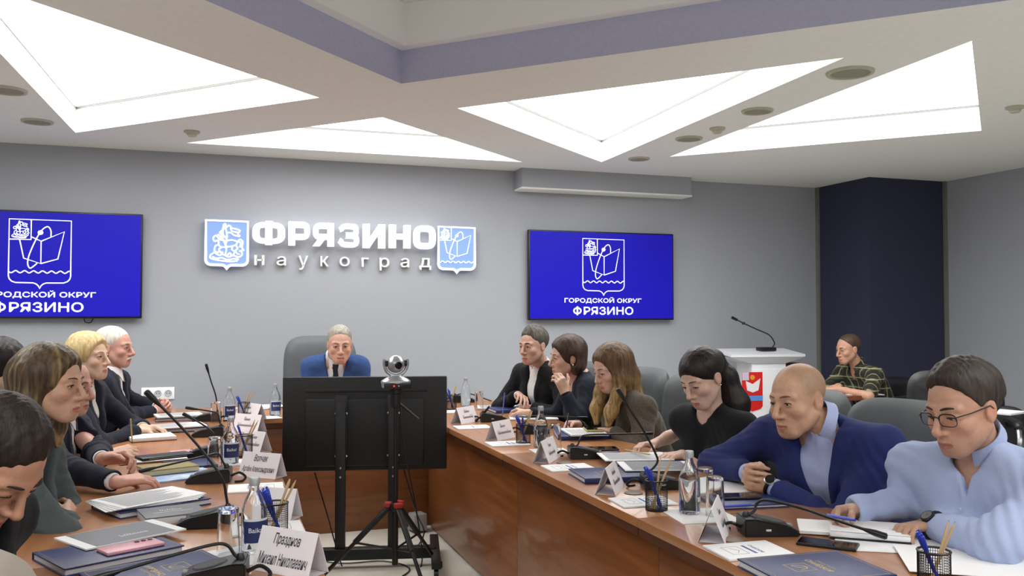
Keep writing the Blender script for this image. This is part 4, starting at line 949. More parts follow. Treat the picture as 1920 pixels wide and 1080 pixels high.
def block_letter(ch, dep):
    """heavy rounded block capitals in a 1 x 1 box"""
    b = MB(); q = .26
    def st(pts, w=q, closed=False): stroke(b, pts + ([pts[0]] if closed else []), w, dep)
    def sup(cx, cy, rx, ry, a0=0, a1=2 * math.pi, n=28, e=.55):
        return [(cx + rx * math.copysign(abs(math.cos(a)) ** e, math.cos(a)), cy + ry * math.copysign(abs(math.sin(a)) ** e, math.sin(a))) for a in np.linspace(a0, a1, n)]
    def bar(x0, x1, y0, y1): b.box((x0, y0, 0), (x1, y1, dep))
    h = math.pi / 2
    if ch == 'н': bar(0, .26, 0, 1); bar(.74, 1, 0, 1); bar(.2, .8, .42, .60)
    if ch == 'О': st(sup(.5, .5, .36, .37))
    if ch == 'Ф': st(sup(.5, .5, .39, .34), .22); bar(.39, .61, 0, 1)
    if ch == 'Р': bar(0, .30, 0, 1); st([(.15, .875)] + sup(.55, .62, .31, .255, h, -h, 16) + [(.15, .365)], .25)
    if ch == 'Я': bar(.70, 1, 0, 1); st([(.85, .875)] + sup(.45, .64, .31, .235, h, 3 * h, 16) + [(.85, .405)], .24); b.prism([(0, 0), (.33, 0), (.62, .36), (.28, .36)], 0, dep)
    if ch == 'З': st([(.04, .72)] + sup(.50, .70, .34, .185, math.pi * .95, -h, 18) + [(.35, .515)], .22); st([(.35, .50)] + sup(.50, .30, .36, .19, h, -math.pi * .95, 18) + [(.03, .30)], .22)
    if ch == 'И': bar(0, .30, 0, 1); bar(.70, 1, 0, 1); b.prism([(.28, 0), (.28, .40), (.72, 1), (.72, .60)], 0, dep)
    if ch == 'Н': bar(0, .31, 0, 1); bar(.69, 1, 0, 1); bar(.3, .7, .38, .62)
    return b.mesh(ch)
def sign(name, label, letters, dep, m, bold):
    xs = [crop6(l[1], l[3], WALLY - .05) for l in letters]; o0 = xs[0]
    r = empty(name, (o0[0], WALLY, o0[2]), 0, label, 'sign')
    M = Matrix(((1, 0, 0, 0), (0, 0, -1, 0), (0, 1, 0, 0), (0, 0, 0, 1)))
    for ch, u0, u1, v0, v1 in letters:
        p, q = crop6(u0, v0, WALLY - .05), crop6(u1, v1, WALLY - .05); me = fit(text_mesh(ch, 1.0, ext=.5, bold=bold) if bold < .04 and ch != 'н' else block_letter(ch, 1.0), q[0] - p[0], p[2] - q[2])
        for v in me.vertices: v.co.z = v.co.z * dep
        me.transform(TR((p[0] + q[0]) / 2 - o0[0], -(.5 * dep + .012), (p[2] + q[2]) / 2 - o0[2]) @ M); link('letter', me, m, r)
        b = MB(); b.box(((p[0] + q[0]) / 2 - o0[0] - .008, -.02, (p[2] + q[2]) / 2 - o0[2] - .01), ((p[0] + q[0]) / 2 - o0[0] + .008, 0, (p[2] + q[2]) / 2 - o0[2] + .01))
    return r
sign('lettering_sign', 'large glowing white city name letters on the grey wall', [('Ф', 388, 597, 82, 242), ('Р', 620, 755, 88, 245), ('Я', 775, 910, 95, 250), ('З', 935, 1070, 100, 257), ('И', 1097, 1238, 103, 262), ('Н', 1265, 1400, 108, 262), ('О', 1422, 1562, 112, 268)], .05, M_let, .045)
sign('lettering_sign', 'small widely spaced white letters under the large city name', [('н', 400, 465, 302, 368), ('а', 545, 605, 308, 370), ('у', 685, 748, 305, 398), ('к', 827, 880, 308, 375), ('о', 950, 1015, 312, 375), ('г', 1092, 1137, 318, 378), ('р', 1208, 1270, 318, 402), ('а', 1343, 1398, 320, 382), ('д', 1465, 1540, 320, 398)], .03, M_let2, .008)
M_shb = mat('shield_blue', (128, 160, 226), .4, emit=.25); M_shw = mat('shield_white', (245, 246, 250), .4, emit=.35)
def shield_sign(u0, u1, v0, v1, label, rider):
    p, q = crop6(u0, v0, WALLY - .05), crop6(u1, v1, WALLY - .05); w, hh = q[0] - p[0], p[2] - q[2]; k = w / 400.0; kz = hh / 560.0
    r = empty('shield_sign', ((p[0] + q[0]) / 2, WALLY, (p[2] + q[2]) / 2), 0, label, 'coat of arms')
    S = lambda x, y: ((x - 830) * k, (455 - y) * kz); M = Matrix(((1, 0, 0, 0), (0, 0, -1, 0), (0, 1, 0, 0), (0, 0, 0, 1)))
    b = MB(); b.prism([S(*x) for x in EM['shield'][:-1]], .005, .045); o = b.build('plate', M_shb, r, smooth=False); o.data.transform(M)
    b = MB(); stroke(b, [S(*x) for x in EM['shield']], .022, .006); 
    bb = b.build('border', M_shw, r, smooth=False); bb.data.transform(M); bb.location = (0, -.0455, 0)
    b = MB()
    if rider: c = S(830, 425); scribble_crest(b, c[0], c[1], w * .86, hh * .84, .013, .004)
    else:
        emblem(b, S, .009, .004, shield=False); c = S(700, 258); scribble_crest(b, c[0], c[1], 110 * k, 140 * kz, .006, .004)
    o = b.build('relief', M_shw, r, smooth=False); o.data.transform(M); o.location = (0, -.0455, 0)
shield_sign(90, 357, 78, 395, 'blue and white shield with a rider relief left of the letters', True)
shield_sign(1585, 1818, 120, 420, 'blue and white shield with an open book relief right of the letters', False)
p, q = P(265, 727, y=WALLY), P(327, 748, y=WALLY); r = empty('socket_plate', ((p[0] + q[0]) / 2, WALLY, (p[2] + q[2]) / 2), 0, 'white triple wall socket behind the white-haired man', 'socket')
w, hh = q[0] - p[0], p[2] - q[2]; b = MB(); b.box((-w / 2, -.012, -hh / 2), (w / 2, 0, hh / 2), .004); b.build('plate', M_white, r)
for i in (-1, 0, 1):
    b = MB(); b.lathe([(.028, 0), (.026, .004), (.022, .004), (.020, -.004), (1e-5, -.004)], 20, frameM((i * w / 3.2, -.013, 0), (1, 0, 0), (0, 0, 1))); o = b.build('socket', mat('socket_grey', (190, 192, 194), .5), r)
    for j in (-1, 1):
        b = MB(); b.lathe([(.0035, -.003), (.0035, .0015), (1e-5, .0015)], 8, frameM((i * w / 3.2 + j * .009, -.013, 0), (1, 0, 0), (0, 0, 1))); b.build('hole', M_black, o)
# ------------------------------------------------------------------ tables
def wood(name, c1, c2, st): return mat(name, c1, .33, col2=c2, scale=5, stretch=st, detail=6, coat=.25, spec=.4)
M_topy = wood('table_wood_long', (172, 118, 76), (148, 97, 59), (6, .5, 6)); M_topx = wood('table_wood_cross', (172, 118, 76), (148, 97, 59), (.5, 6, 6))
M_pan = wood('panel_wood', (136, 82, 44), (112, 64, 33), (.5, .5, 6)); M_edge = wood('edge_wood', (84, 46, 26), (66, 34, 20), (1, 1, 6))
XR, XRo, XL, XLo, YF, YFo, YN = 1.295, 2.03, .277, -.50, 5.715, 6.55, .9
def table_module(label, x0, x1, y0, y1, mtop, panel, legs):
    cx, cy = (x0 + x1) / 2, (y0 + y1) / 2; r = empty('table_unit', (cx, cy, 0), 0, label, 'table', 'wooden conference table units'); g = .0008
    B = lambda n, lo, hi, m, bev=0: MB().box((lo[0] - cx, lo[1] - cy, lo[2]), (hi[0] - cx, hi[1] - cy, hi[2]), bev).build(n, m, r)
    B('table_top', (x0 + g, y0 + g, TH - .030), (x1 - g, y1 - g, TH), mtop, .002)
    B('edge_band', (x0 + g + .002, y0 + g + .002, TH - .058), (x1 - g - .002, y1 - g - .002, TH - .0305), M_edge)
    for lo, hi in panel: B('front_panel', lo, hi, M_pan, .001)
    for lo, hi in legs: B('side_panel', lo, hi, M_pan, .001)
ys = [YN, 2.55, 3.93, YF]
nm = ['nearest', 'middle', 'farthest']
for i in range(3):
    y0, y1 = ys[i], ys[i + 1]
    table_module('wooden table unit on the right side, ' + nm[i] + ' of three', XR, XRo, y0, y1, M_topy, [((XR + .075, y0 + .002, .02), (XR + .10, y1 - .002, TH - .06))], [((XR + .10, y0 + .003, 0), (XRo - .1, y0 + .028, TH - .06))])
    y0 = max(y0, 2.0)
    table_module('wooden table unit on the left side, ' + nm[i] + ' of three', XLo, XL, y0, y1, M_topy, [((XL - .10, y0 + .002, .02), (XL - .075, y1 - .002, TH - .06))], [((XLo + .1, y0 + .003, 0), (XL - .10, y0 + .028, TH - .06))])
table_module('wooden head table across the far end of the U', XLo, XRo, YF, YFo, M_topx, [((XLo, YF + .04, .0), (XRo, YF + .065, TH - .06))], [((XLo + .05, YF + .07, 0), (XLo + .075, YFo - .1, TH - .06)), ((XRo - .075, YF + .07, 0), (XRo - .05, YFo - .1, TH - .06))])
# ------------------------------------------------------------------ furniture
M_lea = mat('grey_leather', (92, 96, 99), .5, var=.06, scale=14, bump=.0004, bscale=420, spec=.4); M_lea2 = mat('black_leather', (30, 31, 34), .4, var=.1, scale=14, bump=.0004, bscale=420)
M_chr = mat('chrome', (200, 200, 200), .2, 1.0)
def superpad(w, hgt, t, top_r=.5, bulge=.03, curve=.05, n=20, mz=24, taper=.0):
    """padded panel: outline a rounded rectangle, thicker in the middle; local x = depth (front +), y width, z height from 0"""
    vs = []; fs = []
    for side in (1, -1):
        for i in range(mz + 1):
            v = i / mz
            for j in range(n + 1):
                u = 2 * j / n - 1; a = u; c = 2 * v - 1
                k = (abs(a) ** 5 + abs(c) ** 5) ** .2; m = max(abs(a), abs(c)); s = (m / k) if k > 1e-6 else 1
                y = a * s * w / 2 * (1 - taper * v); z = hgt / 2 + c * s * hgt / 2
                e = (1 - max(abs(a), abs(c)) ** 6) ** .5
                x = side * t / 2 * e * (1 if side < 0 else 1 + bulge / t * (1 - a * a) * math.exp(-((v - .3) / .25) ** 2) + bulge / t * .4 * math.exp(-((v - .9) / .12) ** 2)) + curve * a * a - .10 * v * v * hgt + .03 * v
                vs.append((x, y, z))
    N = (mz + 1) * (n + 1)
    for s in (0, 1):
        for i in range(mz):
            for j in range(n):
                q = s * N + i * (n + 1) + j; f = (q, q + 1, q + n + 2, q + n + 1); fs.append(f if s == 0 else f[::-1])
    return vs, fs
def make_chair(top=1.07, w=.50, m=None, name='office_chair'):
    m = m or M_lea; r = empty(name); hb = top - .44
    b = MB(); vs, fs = superpad(w, hb, .10); b.add([(x - .25, y, z + .44) for x, y, z in vs], fs); bk = b.build('backrest', m, r, ang=180)
    sv = []; b = MB(); vs, fs = superpad(.53, .50, .10, bulge=.01, curve=0); b.add([(z - .22, y, .43 + x * .9 + .035 * (z > 9)) for x, y, z in vs], fs); b.build('seat', m, r, ang=180)
    for s in (-1, 1):
        b = MB(); b.tube(spline([(-.20, s * .285, .45), (-.19, s * .30, .60), (-.13, s * .305, .685), (.05, s * .305, .69), (.17, s * .30, .66), (.20, s * .29, .56), (.12, s * .275, .44)], 5), .021, 10); a = b.build('armrest', mat('arm_chrome', (150, 152, 154), .3, 1.0), r)
        b = MB(); b.tube(spline([(-.15, s * .305, .698), (-.05, s * .305, .710), (.08, s * .305, .708), (.16, s * .302, .688)], 4), [.02] + [.029] * 11 + [.02], 10); b.build('arm_pad', m, a)
    b = MB(); b.lathe([(.028, .10), (.028, .36), (.06, .37), (.10, .385), (.10, .40)], 16); b.build('column', M_chr, r)
    for i in range(5):
        a = i * 2 * math.pi / 5 + .3; b = MB(); b.tube([(0, 0, .11), (.15 * math.cos(a), .15 * math.sin(a), .10), (.30 * math.cos(a), .30 * math.sin(a), .075)], [.034, .028, .018], 8); lg = b.build('base_leg', M_chr, r)
        b = MB(); b.lathe([(.028, -.020), (.028, .020)], 14, frameM((.30 * math.cos(a), .30 * math.sin(a), .029), (math.cos(a), math.sin(a), 0), (0, 0, 1))); b.build('caster', M_black, lg)
    return r
def copy_tree(o, parent=None):
    c = o.copy(); COL.objects.link(c); c.parent = parent
    for ch in list(o.children): copy_tree(ch, c)
    return c
def chairs():
    proto = None
    lab = dict(shirt='behind the man in the light blue shirt', suit='behind the balding man in navy', pony='behind the woman with the ponytail', tweed='behind the woman in tweed', bob='behind the woman with the bob', black='behind the man in the black jacket', white='under the white-haired man', blonde='under the blonde woman', pattern='under the woman in the patterned dress', bald='under the man in midnight blue', brown='under the woman with folded arms', dark='under the dark-haired young man')
    for k, t in lab.items():
        if k not in CAST: continue
        p = CAST[k]; hx, hy = p['hip'][0], p['hip'][1]; right = k in ('shirt', 'suit', 'pony', 'tweed', 'bob', 'black')
        if proto is None: proto = c = make_chair()
        else: c = copy_tree(proto)
        yw = (math.pi + (.30 if k in ('shirt', 'suit') else (.25 if k in ('tweed',) else .12))) if right else -.05
        c.location = (hx + (.06 if right else -.06), hy + dict(shirt=-.16, pony=-.16, tweed=-.10).get(k, 0), 0); c.rotation_euler = (0, 0, yw)
        tag(c, 'grey leather office chair ' + t, 'chair', 'grey office chairs')
    if 'boss' in CAST:
        c = make_chair(1.235, .56); p = CAST['boss']; c.location = (P(601, 700, y=6.85)[0] , p['hip'][1] + .13, 0); c.rotation_euler = (0, 0, -math.pi / 2 - .05); tag(c, 'tall grey leather chair of the man in the bright blue suit', 'chair')
    if 'plaid' in CAST:
        c = make_chair(.86, .46, M_lea2); p = CAST['plaid']; c.location = (p['hip'][0] + .02, p['hip'][1], 0); c.rotation_euler = (0, 0, math.pi); tag(c, 'black chair under the man in the plaid shirt', 'chair')
    q = P(1880, 712, z=1.02); c = make_chair(1.02, .60, M_lea2); c.location = (q[0] + .25, q[1] + .55, 0); c.rotation_euler = (0, 0, -2.2); tag(c, 'empty black leather chair at the far right', 'chair')
    q = P(1900, 775, z=.80); c = make_chair(.80, .50, M_lea2); c.location = (q[0] + .1, q[1] + .28, 0); c.rotation_euler = (0, 0, -2.3); tag(c, 'low black chair with an open notebook on it, right edge', 'chair')
    b = MB(); b.box((-.11, -.08, 0), (.11, .08, .012), .002); o = b.build('open_notebook', M_paper); o.location = (q[0] - .04, q[1] + .02, .80); o.rotation_euler = (0, 0, .3); tag(o, 'open white notebook lying on the low black chair', 'notebook')
    c = make_chair(1.09, .50, mat('taupe_leather', (150, 141, 132), .5, var=.06, scale=14)); c.location = (-.465, 1.66, 0); c.rotation_euler = (0, 0, math.pi / 2); tag(c, 'taupe chair back at the bottom left corner', 'chair')
M_paper = mat('paper_white', (226, 226, 228), .8); M_paper2 = mat('paper_grey', (196, 196, 198), .8); M_ink = mat('ink_grey', (120, 122, 130), .8); M_blue = mat('print_blue', (58, 72, 150), .6)
M_navy = mat('folder_navy', (34, 46, 98), .38, var=.08, scale=40, bump=.0004, bscale=700); M_gold = mat('gold_print', (178, 160, 110), .35, .6)
def onT(px, py, z=TH): return P(px, py, z=z) if py is not None else np.array([px[0], px[1], z])
def quadM(pts):
    """frame + size from three pixel corners on the table: origin corner, along-width corner, along-height corner"""
def item(name, c, yaw, label, cat, group=None): return empty(name, c, yaw, label, cat, group)
def yaw_of(p0, p1, z=TH):
    a, c = onT(*p0, z), onT(*p1, z); return math.atan2(c[1] - a[1], c[0] - a[0])
def paper(px, py, w, d, yaw, label, n=1, z=TH, lines=True, m=None, cat='paper', name='paper_sheet', fan=0.0, panel=None):
    """a sheaf: each sheet of a fan is a part"""
    SH['pz'] = SH.get('pz', 0) + 1; c = onT(px, py, z); c = c + np.array([0, 0, .0004 * (SH['pz'] % 8)]); r = item(name, c, math.radians(yaw), label, cat)
    for i in range(n):
        b = MB(); b.box((-w / 2, -d / 2, i * .0022 + .0004), (w / 2, d / 2, i * .0022 + .0022)); o = b.build('sheet', m or M_paper, r, smooth=False)
        o.rotation_euler = (0, 0, fan * (i - n / 2)); o.location = (fan * .12 * (i - n / 2), 0, 0)
    if panel: MB().box((-w / 2 + .03, -d / 2 + .004, n * .0022 + .0003), (w / 2 - .03, d / 2 - .004, n * .0022 + .0007)).build('printed_panel', panel, r, smooth=False); link('title', script_line('~11'), M_paper, r).location = (.02, -.04, n * .0022 + .0008)
    if lines:
        b = MB(); rg = random.Random(px)
        for i in range(int(d / .014)):
            y = d / 2 - .018 - i * .0125
            if y < -d / 2 + .015: break
            b.add([(-w / 2 + .02, y, 0), (w / 2 - .02 - rg.random() * w * .4, y, 0), (w / 2 - .02 - rg.random() * w * .2, y + .004, 0), (-w / 2 + .02, y + .004, 0)], [(0, 1, 2, 3)])
        t = b.build('print', M_ink, o, smooth=False); t.location = (0, 0, (n - 1) * .0022 + .0028); t['kind'] = 'stuff'
    return r
def booklet(px, py, yaw, label, w=.15, d=.20, z=TH):
    """white notepad: logo at the head, a blue bar and a line of print"""
    c = onT(px, py, z); r = item('notepad', c, math.radians(yaw), label, 'notepad', 'white printed notepads')
    b = MB(); b.box((-w / 2, -d / 2, 0), (w / 2, d / 2, .006), .001); b.build('pages', M_paper, r)
    b = MB(); b.box((-.040, -.006, .0061), (.040, .002, .0064)); b.build('blue_bar', M_blue, r, smooth=False)
    b = MB(); stroke(b, [(-.038, .018), (.034, .018), (.034, .066), (-.038, .066), (-.038, .018)], .0012, .0004); stroke(b, [(-.025, .045), (-.004, .030), (.02, .048)], .0012, .0004); o = b.build('logo', M_ink, r, smooth=False); o.location = (0, 0, .0061)
    put_text('print', 'ФРЯЗИНО', .016, TR(0, -.030, .0063), M_blue, r)
    return r
def folder(px, py, yaw, label, w=.225, d=.31, h=.022, z=TH, gold=True):
    c = onT(px, py, z); r = item('folder', c, math.radians(yaw), label, 'folder', 'navy folders')
    b = MB(); b.box((-w / 2, -d / 2, 0), (w / 2, d / 2, .004), .001); b.build('back_cover', M_navy, r)
    b = MB(); b.box((-w / 2 + .004, -d / 2 + .004, .004), (w / 2 - .006, d / 2 - .004, h - .004)); b.build('pages', M_paper2, r)
    b = MB(); b.box((-w / 2, -d / 2, h - .004), (w / 2, d / 2, h), .001); cv = b.build('front_cover', M_navy, r)
    b = MB(); b.box((-w / 2 - .002, -d / 2, .001), (-w / 2 + .004, d / 2, h - .001), .001); b.build('spine', M_navy, r)
    if gold:
        b = MB(); i = .010; stroke(b, [(-w / 2 + i, -d / 2 + i), (w / 2 - i, -d / 2 + i), (w / 2 - i, d / 2 - i), (-w / 2 + i, d / 2 - i), (-w / 2 + i, -d / 2 + i)], .0016, .0004); o = b.build('gold_line', M_gold, cv, smooth=False); o.location = (0, 0, h)
        b = MB(); stroke(b, [(-.030, .012), (.030, .012), (.030, .070), (-.030, .070), (-.030, .012)], .0026, .0004)
        stroke(b, spline([(-.018, .050), (-.012, .028), (.010, .026), (.020, .052), (.002, .046), (-.002, .020)], 4), .0026, .0004); o = b.build('gold_emblem', M_gold, cv, smooth=False); o.location = (0, 0, h)
        put_text('gold_text', 'ФРЯЗИНО', .022, TR(0, -.022, h + .0004), M_gold, cv, bold=.0006); put_text('gold_text', 'НАУКОГРАД', .013, TR(0, -.038, h + .0004), M_gold, cv)
    return r
def mic(px, py, yaw, path, label, head_r=.0085, z=TH, plane='y'):
    """conference microphone: wedge base, gooseneck bent as in the photograph in the upright plane through the base"""
    c = onT(px, py, z); r = item('table_microphone', c, 0, label, 'microphone', 'gooseneck table microphones'); a = math.radians(yaw); M = RZ(a)
    L, Wd = .165, .105
    prof = [(-L / 2, 0), (L / 2, 0), (L / 2, .014), (L * .30, .032), (-L * .30, .052), (-L / 2, .052)]
    b = MB(); vs = []; n = len(prof)
    for s, k in ((-1, 1), (1, 1)):
        for x, zz in prof: vs.append(M @ Vector((x, s * Wd / 2 * (1 - .12 * (x > 0)), zz)))
    b.add([v[:] for v in vs], [tuple(range(n)), tuple(range(n, 2 * n))[::-1]] + [(i, (i + 1) % n, n + (i + 1) % n, n + i) for i in range(n)])
    me = b.mesh('base'); bm = bmesh.new(); bm.from_mesh(me); bmesh.ops.bevel(bm, geom=bm.edges[:], offset=.004, segments=2, affect='EDGES'); bm.to_mesh(me); bm.free(); shade(me, 40); bs = link('base', me, M_black, r)
    b = MB(); b.lathe([(.028, 0), (.026, .003), (1e-5, .004)], 24, M @ TR(.005, 0, .0415) @ Matrix.Rotation(math.atan2(.020, L * .6), 4, 'Y') @ Matrix.Diagonal((1.5, 1.25, 1, 1))); b.build('speaker_grille', mat('mic_grille', (60, 62, 64), .5, bump=.002, bscale=900), bs)
    b = MB(); b.box((L * .34, -.012, .020), (L * .42, .012, .030), .002, M); b.build('talk_button', mat('mic_button', (120, 120, 120), .5), bs)
    b = MB(); b.box((-.02, -Wd / 2 - .001, .018), (-.005, -Wd / 2 + .002, .024), .0005, M); b.build('side_mark', mat('mic_mark', (190, 190, 190), .5), bs)
    s0 = M @ Vector((-L * .40, 0, .050)); pts = [np.array(s0)]
    yb = c[1] + s0.y
    for q in path: pts.append(P(q[0], q[1], y=yb + (q[2] if len(q) > 2 else 0)) - c)
    sp = spline(pts, 7); b = MB(); n = len(sp); b.tube(sp, .0042, 8); st = b.build('gooseneck', M_blackm, r)
    b = MB(); b.lathe([(.011, 0), (.011, .006), (.006, .016)], 14, TR(*s0)); b.build('collar', M_black, st)
    d = nrm(sp[-1] - sp[-3]); e = sp[-1]; b = MB(); b.tube([e - d * .030, e - d * .012, e + d * .002, e + d * .030, e + d * .034], [.0045, head_r * .8, head_r, head_r, head_r * .6], 12); b.build('capsule', M_black, r)
    k = M @ Vector((-L / 2, 0, .02)); w = M @ Vector((-1, 0, 0)); u = M @ Vector((0, 1, 0))
    b = MB(); b.tube(spline([k, k + w * .030 + Vector((0, 0, .012)), k + w * .055 + u * .01 + Vector((0, 0, -.004)), k + w * .045 + u * .03 + Vector((0, 0, -.016)), k + w * .02 + u * .045 + Vector((0, 0, -.016))], 5), .005, 7); b.build('plug_cable', M_black, r)
    return r
def grommet(px, py, label):
    c = onT(px, py); b = MB(); b.lathe([(.034, 0), (.034, .003), (.026, .005), (1e-5, .005)], 24); o = b.build('cable_grommet', mat('grommet_brown', (104, 84, 72), .5)); o.location = c; tag(o, label, 'grommet')
SH = {}
def glassm(): return mat('clear_glass', (252, 254, 254), .0, trans=1.0, ior=1.45)
def bottle(px, py, label, h=.225, blue=False, r_=.036):
    c = onT(px, py, TH + .0015); r = item('water_bottle', c, 0, label, 'bottle', 'glass water bottles'); k = h / .225; R = r_
    if ('b', h, r_) not in SH:
        b = MB(); b.lathe([(1e-5, .002), (R * .8, 0), (R, .006), (R, .115 * k), (R * .97, .130 * k), (R * .75, .155 * k), (R * .42, .180 * k), (R * .36, .195 * k), (R * .36, .205 * k), (R * .36 - .002, .205 * k), (R * .36 - .002, .192 * k), (R * .42 - .002, .179 * k), (R * .75 - .002, .154 * k), (R - .002, .128 * k), (R - .002, .010), (1e-5, .009)], 32); g = b.mesh('g'); shade(g, 50)
        b = MB(); b.lathe([(1e-5, .0075), (R - .0031, .0085), (R - .0031, .126 * k), (R * .75 - .0034, .152 * k), (R * .55, .164 * k), (1e-5, .164 * k)], 28); w = b.mesh('w'); shade(w, 50)
        b = MB(); b.lathe([(R * .40, .199 * k), (R * .42, .201 * k), (R * .42, .219 * k), (R * .38, .223 * k), (1e-5, .223 * k)], 24); cp = b.mesh('c'); shade(cp, 40)
        SH['b', h, r_] = (g, w, cp)
    g, w, cp = SH['b', h, r_]; link('glass', g, mat('bottle_glass', (252, 254, 254), .0, trans=1.0, ior=1.33), r); link('cap', cp, mat('cap_grey', (178, 180, 184), .35, .4), r)
    vs = []; fs = []; n = 14; z0, z1 = (.035 * k, .105 * k); a0 = -2.45 if blue else -1.25; aw = 2.3 if blue else .75
    if not blue: z0, z1 = .045 * k, .062 * k
    for i in range(n + 1):
        a = a0 + aw * i / n; vs += [((R + .0006) * math.cos(a), (R + .0006) * math.sin(a), z0), ((R + .0006) * math.cos(a), (R + .0006) * math.sin(a), z1)]
    fs = [(2 * i, 2 * i + 2, 2 * i + 3, 2 * i + 1) for i in range(n)]; b = MB(); b.add(vs, fs); b.build('label', mat('label_navy', (34, 44, 92), .5) if blue else mat('label_pale', (206, 210, 212), .6), r)
    if blue:
        b = MB(); vs = []
        for i in range(n + 1):
            a = a0 + aw * i / n; vs += [((R + .0009) * math.cos(a), (R + .0009) * math.sin(a), z1 - .006), ((R + .0009) * math.cos(a), (R + .0009) * math.sin(a), z1)]
        b.add(vs, fs); b.build('label_band', mat('label_pale', (206, 210, 212), .6), r)
        me = text_mesh('Baikal', .018, align='CENTER')
        for v in me.vertices:
            a = -1.45 + v.co.x / R; zz = v.co.y + z0 + .028; v.co = Vector(((R + .0012) * math.cos(a), (R + .0012) * math.sin(a), zz))
        link('label_text', me, M_paper, r)
    return r
def tumbler(px, py, label, h=.125, R=.031):
    c = onT(px, py, TH + .0015); r = None
    if 't' not in SH:
        b = MB(); b.lathe([(R * .93, 0), (R, .003), (R * .86, h - .012), (R * .84, h), (1e-5, h), ], 28); b2 = MB()
        b2.lathe([(R, 0), (R * .99, .002), (R * .87, h - .008), (R * .82, h - .001), (R * .5, h), (1e-5, h), ], 28)
        b3 = MB(); b3.lathe([(R - .0022, .0), (R, .0), (R * .88, h - .006), (R * .84, h), (1e-5, h), (1e-5, h - .012), (R * .84 - .003, h - .012), (R - .0024, .0005)], 32, cap=False); SH['t'] = b3.mesh('tumbler'); shade(SH['t'], 45)
    o = link('drinking_glass', SH['t'], glassm()); o.location = c; return tag(o, label, 'glass', 'upturned drinking glasses')
def napkin(px, py, yaw, label, w=.15):
    c = onT(px, py); b = MB(); b.box((-w / 2, -w / 2, 0), (w / 2, w / 2, .0012)); o = b.build('napkin', M_paper, smooth=False); o.location = c; o.rotation_euler = (0, 0, math.radians(yaw)); return tag(o, label, 'napkin', 'white paper napkins')
def pencup(px, py, label, pens=4, pencils=2, where='', tilt=1):
    c = onT(px, py); r = item('pen_cup', c, 0, label, 'pen cup', 'black mesh pen cups'); R, h = .036, .098
    if 'cup' not in SH:
        b = MB()
        for i in range(44):
            a = 2 * math.pi * i / 44; b.tube([(R * math.cos(a), R * math.sin(a), .002), (R * math.cos(a), R * math.sin(a), h)], .0007, 4)
        for j in range(16):
            z = .004 + j * (h - .006) / 15; b.tube([(R * math.cos(a), R * math.sin(a), z) for a in np.linspace(0, 2 * math.pi, 33)], .0006, 4)
        SH['cup'] = b.mesh('cup'); b = MB(); b.tube([(R * math.cos(a), R * math.sin(a), h) for a in np.linspace(0, 2 * math.pi, 33)], .0028, 8); SH['rim'] = b.mesh('rim'); shade(SH['rim'])
        b = MB(); b.lathe([(1e-5, 0), (R + .001, 0), (R + .001, .006), (1e-5, .006)], 28); SH['cb'] = b.mesh('bottom')
        b = MB(); b.lathe([(1e-5, 0), (.0012, .002), (.0040, .012), (.0042, .115), (.0046, .116), (.0046, .138), (.0025, .140), (.0025, .146), (1e-5, .146)], 10); SH['pen'] = b.mesh('pen'); shade(SH['pen'])
        b = MB(); b.lathe([(.0036, 0), (.0036, .155), (.0010, .171)], 6); SH['pencil'] = b.mesh('pencil'); b = MB(); b.lathe([(.0011, .1705), (1e-5, .175)], 6); SH['lead'] = b.mesh('lead')
        b = MB(); b.box((.0035, -.0012, .112), (.0058, .0012, .145), .0004); SH['clip'] = b.mesh('clip')
    o = link('mesh_wall', SH['cup'], M_blackm, r); o['kind'] = 'stuff'; link('rim', SH['rim'], M_black, r); link('bottom', SH['cb'], M_black, r)
    rg = random.Random(px * 7 + py); n = pens + pencils
    mp = mat('pen_blue', (36, 62, 178), .3); mw = mat('pencil_wood', (186, 158, 116), .6)
    for i in range(n):
        pen = i < pens; a = (2.2 + i * .45 if pen else -.4 + (i - pens) * .5) * tilt + rg.random() * .2
        q = (c[0] - .020 * math.cos(a) * .9, c[1] - .020 * math.sin(a) * .9, TH + .0065)
        r2 = .027; tl = math.atan2(r2 + .018, h); 
        nm = 'pen' if pen else 'pencil'; o = empty(nm, q, 0, ('blue ballpoint pen' if pen else 'natural wood pencil') + ' standing in the mesh cup ' + where, nm, ('blue pens in the cup ' if pen else 'wooden pencils in the cup ') + where)
        o.rotation_euler = (0, tl * (.8 + .3 * rg.random()), a)
        if pen: link('barrel', SH['pen'], mp, o); link('clip', SH['clip'], mp, o)
        else: link('shaft', SH['pencil'], mw, o); link('lead', SH['lead'], mat('graphite', (60, 58, 58), .5), o)
    return r
def script_line(spec):
    """handwritten-looking line too small to read in the photograph: loops and verticals, '~n' with n strokes"""
    n = int(spec[1:]); rg = random.Random(n * 13); b = MB()
    for i in range(n):
        x = (i - n / 2) * .0075; h = .011 + (.009 if rg.random() < .25 or i == 0 else 0)
        stroke(b, [(x, 0), (x + .002, h)], .0016, .0003); stroke(b, spline([(x, .001), (x + .003, -.0005), (x + .005, .004), (x + .0065, .009)], 3), .0011, .0003)
    return b.mesh('script')
